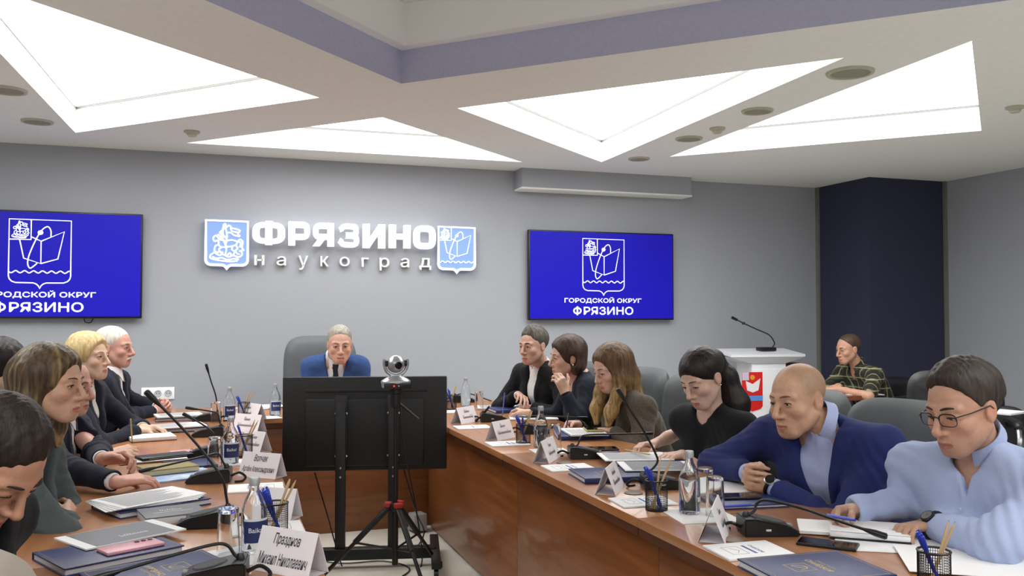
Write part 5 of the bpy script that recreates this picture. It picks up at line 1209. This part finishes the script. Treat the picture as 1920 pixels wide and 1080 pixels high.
def card(pA, pB, label, text=None, h=.095, dep=.075, back=1):
    """folded name card: pA-pB are the bottom corners of the face towards the viewer"""
    a, c = onT(*pA), onT(*pB); d = c - a; w = np.linalg.norm(d); d = d / w; n = np.array([-d[1], d[0], 0]) * back; o = (a + c) / 2 + n * dep / 2
    r = empty('name_card', o, 0, label, 'name card', 'folded name cards'); t = .0012
    mt = mat('card_white', (224, 218, 222), .6)
    for nm, s in (('front_face', -1), ('back_face', 1)):
        p0 = n * s * dep / 2; vs = []
        for off in (0, t):
            for u, base in ((-w / 2, 1), (w / 2, 1), (w / 2, 0), (-w / 2, 0)):
                q = d * u + (p0 if base else np.zeros(3)) + np.array([0, 0, .0005 if base else h]) + n * s * off; vs.append(q)
        b = MB(); b.add(vs, [(0, 1, 2, 3), (7, 6, 5, 4), (0, 4, 5, 1), (1, 5, 6, 2), (2, 6, 7, 3), (3, 7, 4, 0)]); f = b.build(nm, mt, r, smooth=False)
        if text and s == -1:
            upv = nrm(np.array([0, 0, h]) - p0); ctr = p0 * .5 + np.array([0, 0, h * .5]); nn = np.cross(d * back, upv) ; ex = d if np.dot(np.cross(d, upv), -n) > 0 else -d
            nn = nrm(np.cross(ex, upv))
            for i, line in enumerate(text):
                me = script_line(line) if line.startswith('~') else text_mesh(line, .036, shear=.22, sx=.52, bold=.0004)
                wd = max(v.co.x for v in me.vertices) - min(v.co.x for v in me.vertices)
                if wd > w * .86: fit(me, w * .86, .030)
                off = upv * (h * .16 - i * h * .36) if len(text) > 1 else 0
                q = ctr + off + nn * .0022; me.transform(frameM(q, ex, upv)); link('name_text', me, mat('ink_dark', (70, 68, 76), .7), f)
    b = MB(); w2 = w * .96; b.add([-d * w2 / 2 - n * dep * .46 + UPV * .0004, d * w2 / 2 - n * dep * .46 + UPV * .0004, d * w2 / 2 + n * dep * .46 + UPV * .0004, -d * w2 / 2 + n * dep * .46 + UPV * .0004], [(0, 1, 2, 3)]); b.build('base_flap', mt, r, smooth=False)
    return r
def phone(px, py, yaw, label, m=None, z=TH, scr=True, w=.155, d=.074, name='phone', cat='phone'):
    c = onT(px, py, z); r = item(name, c, math.radians(yaw), label, cat); b = MB(); b.box((-w / 2, -d / 2, 0), (w / 2, d / 2, .009), .003); b.build('case', m or M_black, r)
    if scr: b = MB(); b.box((-w / 2 + .003, -d / 2 + .003, .009), (w / 2 - .003, d / 2 - .003, .0095)); b.build('screen', mat('phone_glass', (10, 11, 14), .06), r, smooth=False)
    else:
        b = MB()
        for i in range(3): b = MB(); b.lathe([(.007, 0), (.007, .0015), (1e-5, .0015)], 12, TR(w / 2 - .018 - i * .018, d / 2 - .018, .009)); b.build('camera_lens', mat('phone_lens', (70, 30, 40), .2), r)
    return r
def penobj(p0, p1, label, m, r=.0042, name='pen', cat='pen'):
    p0, p1 = Vector(p0), Vector(p1); d = (p1 - p0).normalized(); e = empty(name, p0, 0, label, cat); L = (p1 - p0).length
    b = MB(); b.tube([d * .012, d * L], r, 8); b.build('barrel', m, e); b = MB(); b.tube([(0, 0, 0), d * .012], [.0008, r * .9], 8); b.build('tip', M_black if name == 'pen' else mat('graphite', (60, 58, 58), .5), e); return e
# ------------------------------------------------------------------ screen on a stand, camera on a tripod
def mobile_screen():
    pl, pr_ = P(530, 708, y=5.10), P(838, 705, y=4.90); bl = P(532, 885, y=5.10); c = (pl + pr_) / 2; d = pr_ - pl; w = np.linalg.norm(d[:2]); yaw = math.atan2(d[1], d[0]); z1 = (pl[2] + pr_[2]) / 2; z0 = z1 - (pl[2] - bl[2])
    r = empty('mobile_screen', (c[0], c[1], 0), yaw, 'large flat screen seen from behind on a black wheeled stand', 'television')
    B = lambda n, lo, hi, m=M_blackm, bev=.003, p=r: MB().box(lo, hi, bev).build(n, m, p)
    pn = B('screen_case', (-w / 2, .0, z0), (w / 2, .035, z1), mat('screen_back_black', (15, 15, 17), .5, bump=.0003, bscale=900), .006)
    B('rear_housing', (-w * .36, -.035, z0 + .03), (w * .36, .002, z1 - .12), mat('screen_back_black', (15, 15, 17), .5), .012)
    B('vent_strip', (-w * .36, -.006, z1 - .085), (w * .38, .001, z1 - .070), mat('vent_dark', (26, 26, 28), .6), .002, pn)
    B('lcd_panel', (-w / 2 + .01, .0352, z0 + .01), (w / 2 - .01, .037, z1 - .01), mat('lcd_dark', (12, 12, 16), .1), 0)
    x1, x2 = [(P(px, 1000, y=c[1])[0] - c[0]) / math.cos(yaw) for px in (641, 735)]
    for x in (x1, x2):
        co = B('column', (x - .028, -.085, .06), (x + .028, -.045, z1 - .14)); 
        for zz in (z0 + .03, z0 - .02, .10):
            for s in (-1, 1): b = MB(); b.lathe([(.006, 0), (.006, .004), (1e-5, .005)], 10, frameM((x + s * .016 if zz < .2 else x, -.086, zz), (1, 0, 0), (0, 0, 1))); (s == 1 or zz < .2) and b.build('bolt', M_steel, co)
        a = B('mount_arm', (x - .035, -.046, z0 + .06), (x + .035, -.034, z1 - .10)); 
        for zz in (z1 - .20, z0 + .09):
            for s in (-1, 1): b = MB(); b.lathe([(.006, 0), (.006, .004), (1e-5, .005)], 10, frameM((x + s * .03, -.047, zz), (1, 0, 0), (0, 0, 1))); b.build('bolt', M_steel, a)
    B('base_rail', (x1 - .24, -.10, .045), (x2 + .24, -.03, .105))
    for x in (x1 - .235, x2 + .235):
        f = B('foot', (x - .025, -.36, .055), (x + .025, .24, .095))
        for yy in (-.33, .21): b = MB(); b.lathe([(.027, -.012), (.027, .012)], 14, frameM((x, yy, .027), (0, 1, 0), (0, 0, 1))); b.build('caster', M_black, f)
    return c
SCR = mobile_screen()
def tripod_camera():
    yb = 4.50; top = P(742, 728, y=yb); c = np.array([top[0], yb, 0]); r = empty('tripod', c, .3, 'black tripod with red clamps in front of the screen', 'tripod')
    zt = top[2]; zc = P(740, 950, y=yb)[2]
    b = MB(); b.tube([(0, 0, .12), (0, 0, zc)], .016, 12); b.tube([(0, 0, zc), (0, 0, zt - .02)], .011, 12); b.build('center_column', M_blackm, r)
    b = MB(); b.lathe([(.032, zc - .02), (.036, zc), (.030, zc + .02)], 16); b.build('crown', M_black, r)
    b = MB(); b.lathe([(.012, zt - .10), (.026, zt - .095), (.026, zt - .03), (.034, zt - .025), (.034, zt - .002)], 16); b.build('head', M_black, r)
    b = MB(); b.tube([(0, 0, zt - .06), (.10, -.06, zt - .16)], .007, 8); b.build('pan_handle', M_black, r)
    for i in range(3):
        a = -1.65 + i * 2 * math.pi / 3; u = Vector((math.cos(a), math.sin(a), 0)); L = MB(); p0 = u * .03 + Vector((0, 0, zc)); p1 = u * .42 + Vector((0, 0, .01)); m = p0.lerp(p1, .45)
        L.tube([p0, m], .015, 10); L.tube([m, p1], .010, 10); lg = L.build('leg', M_blackm, r)
        b = MB(); b.box((-.014, -.020, -.012), (.018, .020, .012), .003, TR(*(u * .035 + Vector((0, 0, zc + .012)))) @ RZ(a)); b.build('clamp', mat('clamp_red', (150, 42, 36), .4), lg)
        b = MB(); b.tube([m, Vector((0, 0, .20)) + u * .015], .006, 8); b.build('brace', M_blackm, lg)
        b = MB(); b.lathe([(.014, 0), (.014, .03), (.010, .035)], 10, TR(*(u * .42))); b.build('rubber_foot', M_black, lg)
    # camera
    r = empty('conference_camera', (c[0], c[1], zt), 0, 'silver round conference camera on the tripod', 'camera'); yaw = 3.4
    M_sil = mat('camera_silver', (176, 178, 182), .3, .7)
    b = MB(); b.lathe([(.045, .0), (.058, .006), (.062, .034), (.060, .040), (.045, .052), (.028, .062), (.026, .066)], 30, Matrix.Diagonal((1.25, .9, 1, 1))); b.build('base', M_sil, r)
    b = MB(); b.box((-.07, -.055, .0), (.07, -.05, .030), .003); b.build('rear_panel', M_black, r)
    for x, m in ((-.02, mat('led_red', (255, 40, 30), .4, emit=3)), (.004, M_steel)): b = MB(); b.lathe([(.004, 0), (.004, .003), (1e-5, .003)], 10, frameM((x, -.056, .016), (1, 0, 0), (0, 0, 1))); b.build('indicator', m, r)
    b = MB(); pts = [(-.058, 0, .150), (-.060, 0, .125), (-.050, 0, .092), (-.025, 0, .070), (0, 0, .064), (.025, 0, .070), (.050, 0, .092), (.060, 0, .125), (.058, 0, .150)]; b.tube(spline(pts, 4), .009, 10); b.build('yoke', M_sil, r)
    b = MB(); prof = [(max(1e-5, .046 * math.sin(t)), -.046 * math.cos(t)) for t in np.linspace(0, math.pi, 15)]; b.lathe(prof, 26, frameM((0, 0, .125), (1, 0, 0), (0, 0, 1))); hd_ = b.build('ball_head', M_sil, r)
    fwd = nrm(np.array([.12, -1, -.12])); b = MB(); b.lathe([(.019, 0), (.019, .006), (.015, .008), (.013, .004), (1e-5, .004)], 22, frameM(np.array([0, 0, .125]) + fwd * .042, nrm(np.cross((0, 0, 1), fwd)), np.cross(fwd, nrm(np.cross((0, 0, 1), fwd))))); b.build('lens', mat('lens_black', (8, 8, 10), .1), hd_)
    for s in (-1, 1): b = MB(); b.lathe([(.016, -.006), (.016, .006)], 16, frameM((s * .050, 0, .128), (0, 1, 0), (0, 0, 1))); b.build('pivot', M_black, r)
    return c, zt
TRI_C, TRI_Z = tripod_camera()
def cable(pts, label, r=.004): b = MB(); b.tube(spline(pts, 6), r, 6); return tag(b.build('cable', M_black), label, 'cable')
fl = lambda px, py, z=.006: P(px, py, z=z)
cable([P(590, 886, y=5.02), P(612, 960, y=5.0), fl(640, 1058), fl(660, 1095)], 'black cable hanging down behind the left edge of the screen')
cable([TRI_C + (.03, .03, TRI_Z), TRI_C + (.06, .10, .75), P(785, 985, y=4.75), fl(790, 1060), fl(760, 1090)], 'black cable hanging from the conference camera to the floor')
cable([P(757, 880, y=4.98), P(780, 960, y=4.95), P(795, 1000, y=4.9), fl(775, 1045), fl(800, 1095)], 'black cable hanging right of the tripod column')
cable([fl(560, 1045), fl(640, 1056), fl(720, 1052), fl(768, 1066), fl(740, 1090)], 'black cable lying on the floor under the stand')
q = P(775, 1005, z=0); r = empty('floor_speaker', (q[0] + .05, q[1] + .1, 0), .2, 'small grey box on the floor by the head table panel', 'box'); MB().box((-.045, -.05, .012), (.045, .05, .12), .006).build('case', mat('box_grey', (150, 150, 148), .4), r); MB().box((-.04, -.045, 0), (.04, .045, .0125), .002).build('foot', M_black, r)
# ------------------------------------------------------------------ lectern and the side table
def lectern():
    y = 6.85; a, c = P(1350, 660, y=y), P(1491, 660, y=y); cx = (a[0] + c[0]) / 2; w = c[0] - a[0]; zt = a[2]
    r = empty('lectern', (cx, y, 0), -.12, 'white lectern with a red coat of arms in front of the back wall', 'lectern')
    M_l = mat('lectern_white', (226, 228, 232), .35)
    vs = [(-w / 2 + .04, -.19, zt - .02), (w / 2 - .04, -.19, zt - .02), (w / 2 - .04, .20, zt + .02), (-w / 2 + .04, .20, zt + .02)]; b = MB(); b.add(vs + [(x, yy, z - .022) for x, yy, z in vs], [(0, 1, 2, 3), (7, 6, 5, 4), (0, 4, 5, 1), (1, 5, 6, 2), (2, 6, 7, 3), (3, 7, 4, 0)]); b.build('top', M_l, r, smooth=False)
    x0, x1 = -.14, .19
    vs = [(-w / 2 + .04, -.20, zt - .045), (w / 2 - .06, -.20, zt - .045), (x1 - .0, -.16, zt - .10), (x0, -.16, zt - .10), (-w / 2 + .04, .20, zt - .03), (w / 2 - .06, .20, zt - .03), (x1, .16, zt - .10), (x0, .16, zt - .10)]
    b = MB(); b.add(vs, [(0, 1, 2, 3), (4, 7, 6, 5), (0, 3, 7, 4), (1, 5, 6, 2), (0, 4, 5, 1), (3, 2, 6, 7)]); b.build('flared_collar', mat('lectern_frost', (206, 210, 216), .3), r, smooth=False)
    MB().box((x0, -.15, .05), (x1, .15, zt - .09), .004).build('column', M_l, r)
    MB().box((x0 - .01, -.17, .05), (x1 + .0, -.15, zt - .15), .004).build('front_panel', M_l, r); MB().box((-.30, -.24, 0), (.32, .26, .05), .006).build('foot', M_l, r)
    MB().box((x1, -.12, .30), (x1 + .15, .10, zt - .10), .004).build('side_box', M_black, r)
    e0, e1 = P(1398, 700, y=y - .17), P(1434, 738, y=y - .17); ex0, ex1 = e0[0] - cx, e1[0] - cx
    b = MB(); h2 = zt - .175; 
    b.prism([(ex0, h2 - .30), (ex0 + .02, h2 - .325), ((ex0 + ex1) / 2, h2 - .345), (ex1 - .02, h2 - .325), (ex1, h2 - .30), (ex1, h2), (ex0, h2)], 0, .004); o = b.build('coat_of_arms', mat('arms_red', (206, 36, 34), .4), r, smooth=False); Mx = Matrix(((1, 0, 0, 0), (0, 0, -1, -.171), (0, 1, 0, 0), (0, 0, 0, 1))); o.data.transform(Mx)
    k = (ex1 - ex0) / 400.0; xc = (ex0 + ex1) / 2; S = lambda u, v: (xc + (u - 830) * k, h2 - (v - 175) * k)
    b = MB(); b.prism([S(*p) for p in ((700, 330), (835, 390), (985, 290), (945, 500), (835, 540), (725, 500))], .004, .008); o = b.build('book', M_l, r, smooth=False); o.data.transform(Mx)
    b = MB(); b.prism([S(830 + 45 * math.cos(t), 270 + 45 * math.sin(t)) for t in np.linspace(0, 6.28, 13)[:-1]], .004, .009); o = b.build('sun', mat('arms_gold', (226, 150, 40), .4), r, smooth=False); o.data.transform(Mx)
    b = MB(); b.box((S(632, 178)[0], S(0, 320)[1], .004), (S(760, 0)[0], S(0, 178)[1], .008)); o = b.build('crest_square', mat('arms_pale', (196, 190, 210), .4), r, smooth=False); o.data.transform(Mx)
    b = MB(); b.box((S(632, 0)[0], S(0, 690)[1], .004), (S(1028, 0)[0], S(0, 600)[1], .008)); o = b.build('water', mat('arms_blue', (90, 140, 214), .4), r, smooth=False); o.data.transform(Mx)
    m = empty('lectern_microphone', (P(1440, 657, y=y + .02)[0], y + .02, zt + .002), 0, 'gooseneck microphone on the white lectern', 'microphone'); o0 = np.array(m.location)
    b = MB(); b.box((-.10, -.05, 0), (.06, .05, .035), .01); b.build('base', M_black, m)
    pts = [np.array((.045, 0, .03))] + [P(u, v, y=y + .02) - o0 for u, v in ((1452, 643), (1442, 628), (1420, 618), (1394, 606), (1380, 599))]; b = MB(); b.tube(spline(pts, 5), .0055, 8); b.build('gooseneck', M_blackm, m)
    d = nrm(pts[-1] - pts[-2]); b = MB(); b.tube([pts[-1] - d * .01, pts[-1] + d * .045], .013, 12); b.build('capsule', M_black, m); b = MB(); b.lathe([(.012, -.012), (.016, 0), (.012, .012)], 12, TR(*pts[-2])); b.build('joint', M_black, m)
lectern()
def side_table():
    x0, x1, y0, y1 = 4.52, 5.10, 5.78, 6.36; r = empty('side_table', ((x0 + x1) / 2, (y0 + y1) / 2, 0), 0, 'small brown pedestal table of the man in plaid', 'table'); w, d = (x1 - x0) / 2, (y1 - y0) / 2
    pts = [(w * math.copysign(abs(math.cos(a)) ** .5, math.cos(a)), d * math.copysign(abs(math.sin(a)) ** .5, math.sin(a))) for a in np.linspace(0, 2 * math.pi, 33)[:-1]]
    m = wood('side_wood', (122, 66, 40), (98, 50, 30), (1, 6, 6)); MB().prism(pts, TH - .035, TH).build('table_top', m, r); MB().box((-.10, -.10, .03), (.16, .10, TH - .036), .01).build('pedestal', M_pan, r); MB().box((-.25, -.22, 0), (.25, .22, .03), .01).build('foot', M_pan, r)
    paper(1615, 739, .30, .20, -20, 'white sheets on the side table in front of the man in plaid', n=2, lines=False)
    paper(1545, 741, .18, .14, -15, 'folded white paper at the left end of the side table', n=2, lines=False)
    phone(1572, 732, 10, 'dark phone under the hands of the man in plaid')
# ------------------------------------------------------------------ things on the tables, right side, far to near
def right_things():
    M_pencil = mat('pencil_wood', (186, 158, 116), .6); M_pen = mat('pen_blue', (36, 62, 178), .3)
    pencup(846, 768, 'black mesh pen cup at the far corner, right of the screen', 3, 2, 'right of the screen', -1); booklet(838, 773, 88, 'white notepad at the corner right of the screen')
    bottle(873, 762, 'water bottle at the far right corner behind the first name card', .205, r_=.0345); tumbler(898, 768, 'upturned glass at the far right corner')
    mic(870, 754, -10, [(866, 738), (880, 738), (905, 746), (934, 757)], 'microphone behind the far right bottle, stem to the right')
    card((865, 796), (897, 790), 'name card nearest the screen on the right side', ('~7', '~14')); booklet(886, 802, 88, 'white notepad in front of the card nearest the screen')
    mic(926, 790, -12, [(917, 762), (914, 768), (905, 778), (893, 788)], 'microphone with its stem bent down to the left, right side')
    folder(963, 771, 88, 'navy folder in front of the woman with the bob', gold=False); paper(932, 764, .28, .20, -14, 'white sheets in front of the man in the black jacket', n=2, z=TH)
    paper(1000, 784, .30, .21, -16, 'white sheets in front of the woman with the bob', n=2)
    penobj(P(942, 780, z=TH + .004), P(946, 736, y=P(942, 780, z=TH)[1]), 'blue pencil upright in the hand of the woman with the bob', mat('pencil_blue', (80, 96, 170), .5), .0036, 'pencil', 'pencil')
    card((933, 827), (966, 820), 'second name card from the screen on the right side', ('~6', '~16')); booklet(952, 833, 88, 'white notepad by the second name card on the right')
    pencup(981, 832, 'black mesh pen cup beside the second card on the right', 5, 2, 'beside the second card on the right', -1)
    napkin(1032, 846, -5, 'napkin under the bottle in front of the woman in tweed', .17); bottle(1014, 840, 'water bottle in front of the woman in tweed', .205, r_=.0345); tumbler(1041, 843, 'upturned glass in front of the woman in tweed', .125)
    mic(1004, 812, -12, [(986, 790), (994, 781), (1010, 780), (1050, 781), (1092, 783)], 'microphone behind the bottle with a level stem, right side')
    folder(1092, 819, 86, 'navy folder under the notes of the woman in tweed', gold=False); paper(1095, 812, .27, .2, 80, 'white notebook pages the woman in tweed writes on', n=4, z=TH + .023); phone(1112, 806, 75, 'yellow-edged dark notebook on the notes of the woman in tweed', mat('yellow_cover', (190, 168, 96), .6), TH + .036, True, .14, .09, 'small_notebook', 'notebook')
    penobj(P(1062, 803, z=TH + .035), P(1066, 775, y=P(1062, 803, z=TH + .03)[1] + .02), 'dark pen in the hand of the woman in tweed', M_black)
    card((1029, 870), (1051, 857), 'third name card on the right, left of a microphone', ('~5', '~13')); booklet(1066, 878, 88, 'white notepad by the third name card on the right')
    mic(1100, 858, -14, [(1083, 834), (1090, 819), (1106, 815), (1150, 814), (1212, 813)], 'microphone with a long level stem before the woman with the ponytail'); grommet(1058, 868, 'brown grommet left of the third microphone')
    phone(1125, 843, -14, 'dark tablet lying before the woman with the ponytail', None, TH, True, .17, .09, 'tablet', 'tablet'); penobj(P(1128, 849, z=TH + .005), P(1162, 847, z=TH + .005), 'purple pen beside the tablet', mat('pen_purple', (74, 52, 130), .3))
    folder(1205, 866, 84, 'navy folder under the papers of the woman with the ponytail', gold=False); paper(1190, 858, .30, .21, -14, 'white sheets under the hands of the woman with the ponytail', n=2, z=TH + .023)
    penobj(P(1170, 843, z=TH + .03), P(1218, 852, z=TH + .05), 'wooden pencil in the hand of the woman with the ponytail', M_pencil, .0036, 'pencil', 'pencil')
    paper(1232, 876, .30, .21, -16, 'grey printed brochure below the papers of the woman with the ponytail', n=2, z=TH + .023, m=M_paper, lines=False, name='brochure', cat='brochure', panel=mat('brochure_grey', (128, 132, 140), .5, col2=(90, 94, 102), scale=60, stretch=(1, 6, 1)))
    folder(1150, 895, 84, 'navy gold-printed folder behind the fourth name card')
    card((1154, 930), (1171, 911), 'fourth name card, standing on the near side of a navy folder', ('~8', '~15')); booklet(1205, 942, 86, 'white notepad behind the single pen cup, right side')
    mic(1245, 915, -16, [(1232, 868), (1228, 848), (1205, 805), (1182, 769), (1166, 743)], 'microphone with a tall stem leaning left, right side'); grommet(1188, 925, 'brown grommet beside the tall microphone')
    pencup(1231, 956, 'black mesh pen cup in front of the tall microphone', 4, 3, 'in front of the tall microphone', 1)
    napkin(1314, 967, -8, 'napkin under the bottle and glasses before the balding man', .20); bottle(1293, 962, 'water bottle in front of the balding man', .205, r_=.0345); tumbler(1322, 945, 'upturned glass, the farther of the two before the balding man'); tumbler(1341, 966, 'upturned glass, the nearer of the two before the balding man')
    paper(1345, 915, .30, .21, -12, 'white sheets under the clasped hands of the balding man', n=2, lines=False)
    folder(1395, 944, -8, 'blue folder under the phone of the balding man', w=.25, d=.17, h=.014, gold=False); phone(1382, 933, -12, 'black phone on the blue folder of the balding man', None, TH + .0145)
    penobj(P(1343, 951, z=TH + .019), P(1408, 946, z=TH + .019), 'blue pen lying on the blue folder of the balding man', M_pen)
    card((1359, 1021), (1370, 987), 'fifth name card, seen almost edge on', ('~6', '~12')); booklet(1403, 1034, 87, 'white notepad beside the big navy folder, bottom right')
    mic(1440, 1000, -19, [(1414, 958), (1420, 943), (1440, 938, -.02), (1500, 952, -.09), (1570, 976, -.17), (1640, 999, -.25)], 'microphone nearest the man in the light blue shirt', .0095); grommet(1377, 1013, 'brown grommet beside the nearest right microphone')
    folder(1527, 1078, 87, 'big navy gold-printed folder at the bottom right', w=.23, d=.30)
    phone(1552, 1023, -48, 'black phone beside the open notebook', None, TH, True, .16, .076)
    paper(1690, 1018, .36, .24, -30, 'loose white sheet under the open notebook', n=1, lines=False); paper(1562, 993, .20, .16, -34, 'left page of papers under the hand of the man in the light blue shirt', n=4, lines=False, z=TH + .003)
    c = onT(1628, 1004); r = item('open_notebook', np.array([c[0], c[1], TH + .0035]), math.radians(-38), 'open white notebook in front of the man in the light blue shirt', 'notebook'); MB().box((-.11, -.085, 0), (.11, .085, .003), .001).build('cover', M_black, r); MB().box((-.108, -.083, .0032), (.108, .083, .020), .005).build('page_block', M_paper, r); MB().box((-.105, -.081, .0205), (.108, .083, .0215)).build('top_page', M_paper, r)
    paper(1822, 1056, .34, .26, -34, 'large white sheet under the elbow of the man in the light blue shirt', n=1, lines=False, z=TH + .0045)
    penobj(P(1545, 965, z=TH + .055), P(1603, 975, z=TH + .060), 'blue pen in the fist of the man in the light blue shirt', M_pen, .005)
    pencup(1752, 1112, 'black mesh pen cup cut off by the bottom edge at right', 3, 2, 'at the bottom edge', 1)
def left_things():
    M_pen = mat('pen_blue', (36, 62, 178), .3); M_pencil = mat('pencil_wood', (186, 158, 116), .6)
    napkin(500, 783, 10, 'napkin under the bottle left of the screen', .16); bottle(516, 779, 'blue-labelled water bottle left of the screen', .205, True, .0345); paper(492, 764, .24, .20, 0, 'crumpled white sheets on the head table left of the screen', n=4, lines=False, fan=.2)
    folder(342, 786, -88, 'navy folder in front of the white-haired man', gold=False); paper(335, 780, .27, .19, 10, 'white sheets in front of the white-haired man', n=4, z=TH + .023)
    mic(388, 789, 172, [(408, 766), (404, 740), (396, 716), (389, 692)], 'microphone with the tall upright stem near the head table')
    tumbler(404, 792, 'upturned glass near the head table, left side'); bottle(430, 788, 'blue-labelled water bottle near the head table, left side', .205, True, .0345); pencup(457, 784, 'black mesh pen cup near the head table, left side', 2, 2, 'near the head table, left side', 1)
    card((440, 782), (480, 788), 'name card farthest from the viewer, left side', ('~7', '~13'))
    mic(390, 818, 174, [(412, 790), (408, 776), (394, 771), (360, 766)], 'microphone with the stem bent over to the left, far left side')
    folder(335, 806, -86, 'navy folder under the sheets between the blonde woman and the microphone', gold=False); paper(330, 800, .30, .2, 12, 'white sheets to the right of the blonde woman', n=3, z=TH + .023)
    c = onT(284, 824); r = item('notebook', c, math.radians(12), 'thick white notebook with a brown cover before the blonde woman', 'notebook'); MB().box((-.11, -.09, 0), (.11, .09, .004), .001).build('cover', mat('cover_brown', (110, 60, 40), .5), r); MB().box((-.108, -.088, .004), (.108, .088, .022), .002).build('page_block', M_paper, r)
    b = MB(); k = onT(366, 813); r = empty('key_ring', k, .4, 'small bunch of keys left of the far left microphone', 'keys')
    for i in range(3): b = MB(); b.box((-.004, -.002, 0), (.045, .006, .003), .001, RZ(i * .7 - .6) @ TR(.012, 0, i * .003)); b.lathe([(.010, 0), (.010, .003)], 12, RZ(i * .7 - .6) @ TR(.012, .002, i * .003)); b.build('key', mat('brass', (150, 130, 90), .35, .9), r)
    card((434, 808), (482, 812), 'second name card from the far end, left side', ('~6', '~16')); card((448, 845), (487, 850), 'third name card from the far end, left side', ('~7', '~15'))
    phone(352, 848, 15, 'pink phone lying left of the glass', mat('phone_pink', (206, 150, 160), .4), TH, False, name='phone'); mic(385, 856, 175, [(404, 826), (400, 812), (380, 796), (355, 782)], 'microphone mostly hidden behind the glass, left side')
    tumbler(402, 874, 'upturned glass beside the middle left bottle'); bottle(432, 870, 'blue-labelled water bottle in the middle of the left side', .205, True, .0345); pencup(458, 856, 'black mesh pen cup behind the middle left bottle', 2, 2, 'behind the middle left bottle', 1)
    paper(283, 862, .28, .20, 12, 'lined white sheets before the woman in the patterned dress', n=3); penobj(P(248, 832, z=TH + .03), P(245, 785, y=P(248, 832, z=TH + .03)[1]), 'wooden pencil upright in the hand of the woman in the patterned dress', M_pencil, .0036, 'pencil', 'pencil')
    folder(356, 872, -80, 'navy folder beside the olive book', gold=False, w=.2, d=.2, h=.01)
    paper(335, 893, .28, .21, 22, 'blue and white printed sheets under the olive book', n=3, m=mat('print_sky', (96, 136, 190), .6, col2=(206, 214, 226), scale=9), lines=False); c = onT(315, 887); r = item('book', np.array([c[0], c[1], TH + .009]), math.radians(22), 'olive covered book under a black case', 'book'); MB().box((-.10, -.075, 0), (.10, .075, .018), .001).build('page_block', mat('page_cream', (196, 186, 150), .7), r); MB().box((-.102, -.077, .018), (.102, .077, .022), .001).build('cover', mat('cover_olive', (140, 126, 78), .6), r)
    c = onT(308, 872); r = item('flat_case', np.array([c[0], c[1], TH + .032]), math.radians(22), 'flat black case lying on the olive book', 'case'); MB().box((-.11, -.05, 0), (.11, .05, .014), .004).build('body', M_black, r); MB().box((-.08, -.051, .006), (.08, -.049, .008)).build('zip', M_steel, r)
    card((446, 893), (516, 899), 'name card beside the screen edge with two lines of script', ('Волчак', 'Артём Александрович')); booklet(onT(480, 916) * (0, 1, 0) + (.165, 0, 0), None, -92, 'white notepad in front of the two-line script card'); booklet(onT(489, 866) * (0, 1, 0) + (.165, 0, 0), None, -86, 'white notepad behind the two-line script card')
    mic(392, 903, 172, [(418, 866), (409, 851), (385, 855), (330, 868), (278, 880)], 'microphone with a low stem reaching the man in midnight blue')
    folder(285, 950, -62, 'navy folder under the fanned papers', gold=False); paper(275, 938, .30, .21, 30, 'fanned printed sheets under the hand of the man in midnight blue', n=5, z=TH + .023, fan=.05)
    c = onT(322, 972); r = item('booklet_box', c, math.radians(14), 'grey booklet with white lettering behind the nearest microphones', 'booklet'); MB().box((-.09, -.075, 0), (.09, .075, .022), .001).build('page_block', M_paper2, r); MB().box((-.092, -.077, .022), (.092, .077, .026), .001).build('cover', mat('cover_grey', (104, 106, 110), .5), r); link('cover_text', script_line('~9'), M_paper, r).location = (0, .004, .0263); MB().box((-.06, -.018, .0262), (.06, -.015, .0265)).build('cover_line', M_paper, r, smooth=False)
    mic(385, 986, 173, [(424, 930), (415, 895), (375, 840), (325, 785), (288, 748)], 'microphone with the long stem rising to the upper left', .0095)
    card((466, 972), (545, 978), 'blank backed name card behind the nearest left bottle'); pencup(516, 1006, 'black mesh pen cup by the nearest left bottle', 5, 3, 'by the nearest left bottle', 1); booklet(onT(545, 990) * (0, 1, 0) + (.17, 0, 0), None, -90, 'white notepad right of the nearest left pen cup')
    napkin(440, 1045, 20, 'napkin under the nearest left glass', .20); bottle(476, 1035, 'blue-labelled water bottle nearest on the left', .205, True, .0345); tumbler(428, 1040, 'upturned glass nearest on the left')
    folder(205, 1044, -62, 'navy gold-printed folder under a brochure and a pink phone'); phone(246, 1028, 28, 'pink phone on the navy folder, bottom left', mat('phone_pink', (206, 150, 160), .4), TH + .0225, False)
    c = onT(228, 1000); paper(228, 1003, .29, .19, 32, 'grey brochure lying on the navy folder with a pink phone', n=2, z=TH + .0225, m=M_paper, lines=False, name='brochure', cat='brochure', panel=mat('brochure_grey2', (104, 106, 110), .4))
    folder(300, 1085, -66, 'navy gold-printed folder at the bottom edge, left'); mic(398, 1090, 172, [(440, 1040), (425, 1022), (395, 1022), (300, 1048), (200, 1078)], 'microphone at the bottom edge with a low stem', .0095)
    card((472, 1068), (578, 1088), 'nearest name card with two lines of large script', ('Празднов', 'Михаил Николаевич'), h=.105)
cast_right(); cast_far(); cast_left()
chairs()
mq = mic(np.array([.83, 5.98]), None, 90, [(626, 720), (626, 704), (626, 692)], 'microphone with a red ring before the man in the bright blue suit')
b = MB(); q = P(625, 690, y=5.92); b.lathe([(.010, -.004), (.011, 0), (.010, .004)], 14, TR(*(q - np.array(mq.location)))); b.build('red_ring', mat('ring_red', (190, 40, 50), .4, emit=.4), mq)
side_table(); right_things(); left_things()
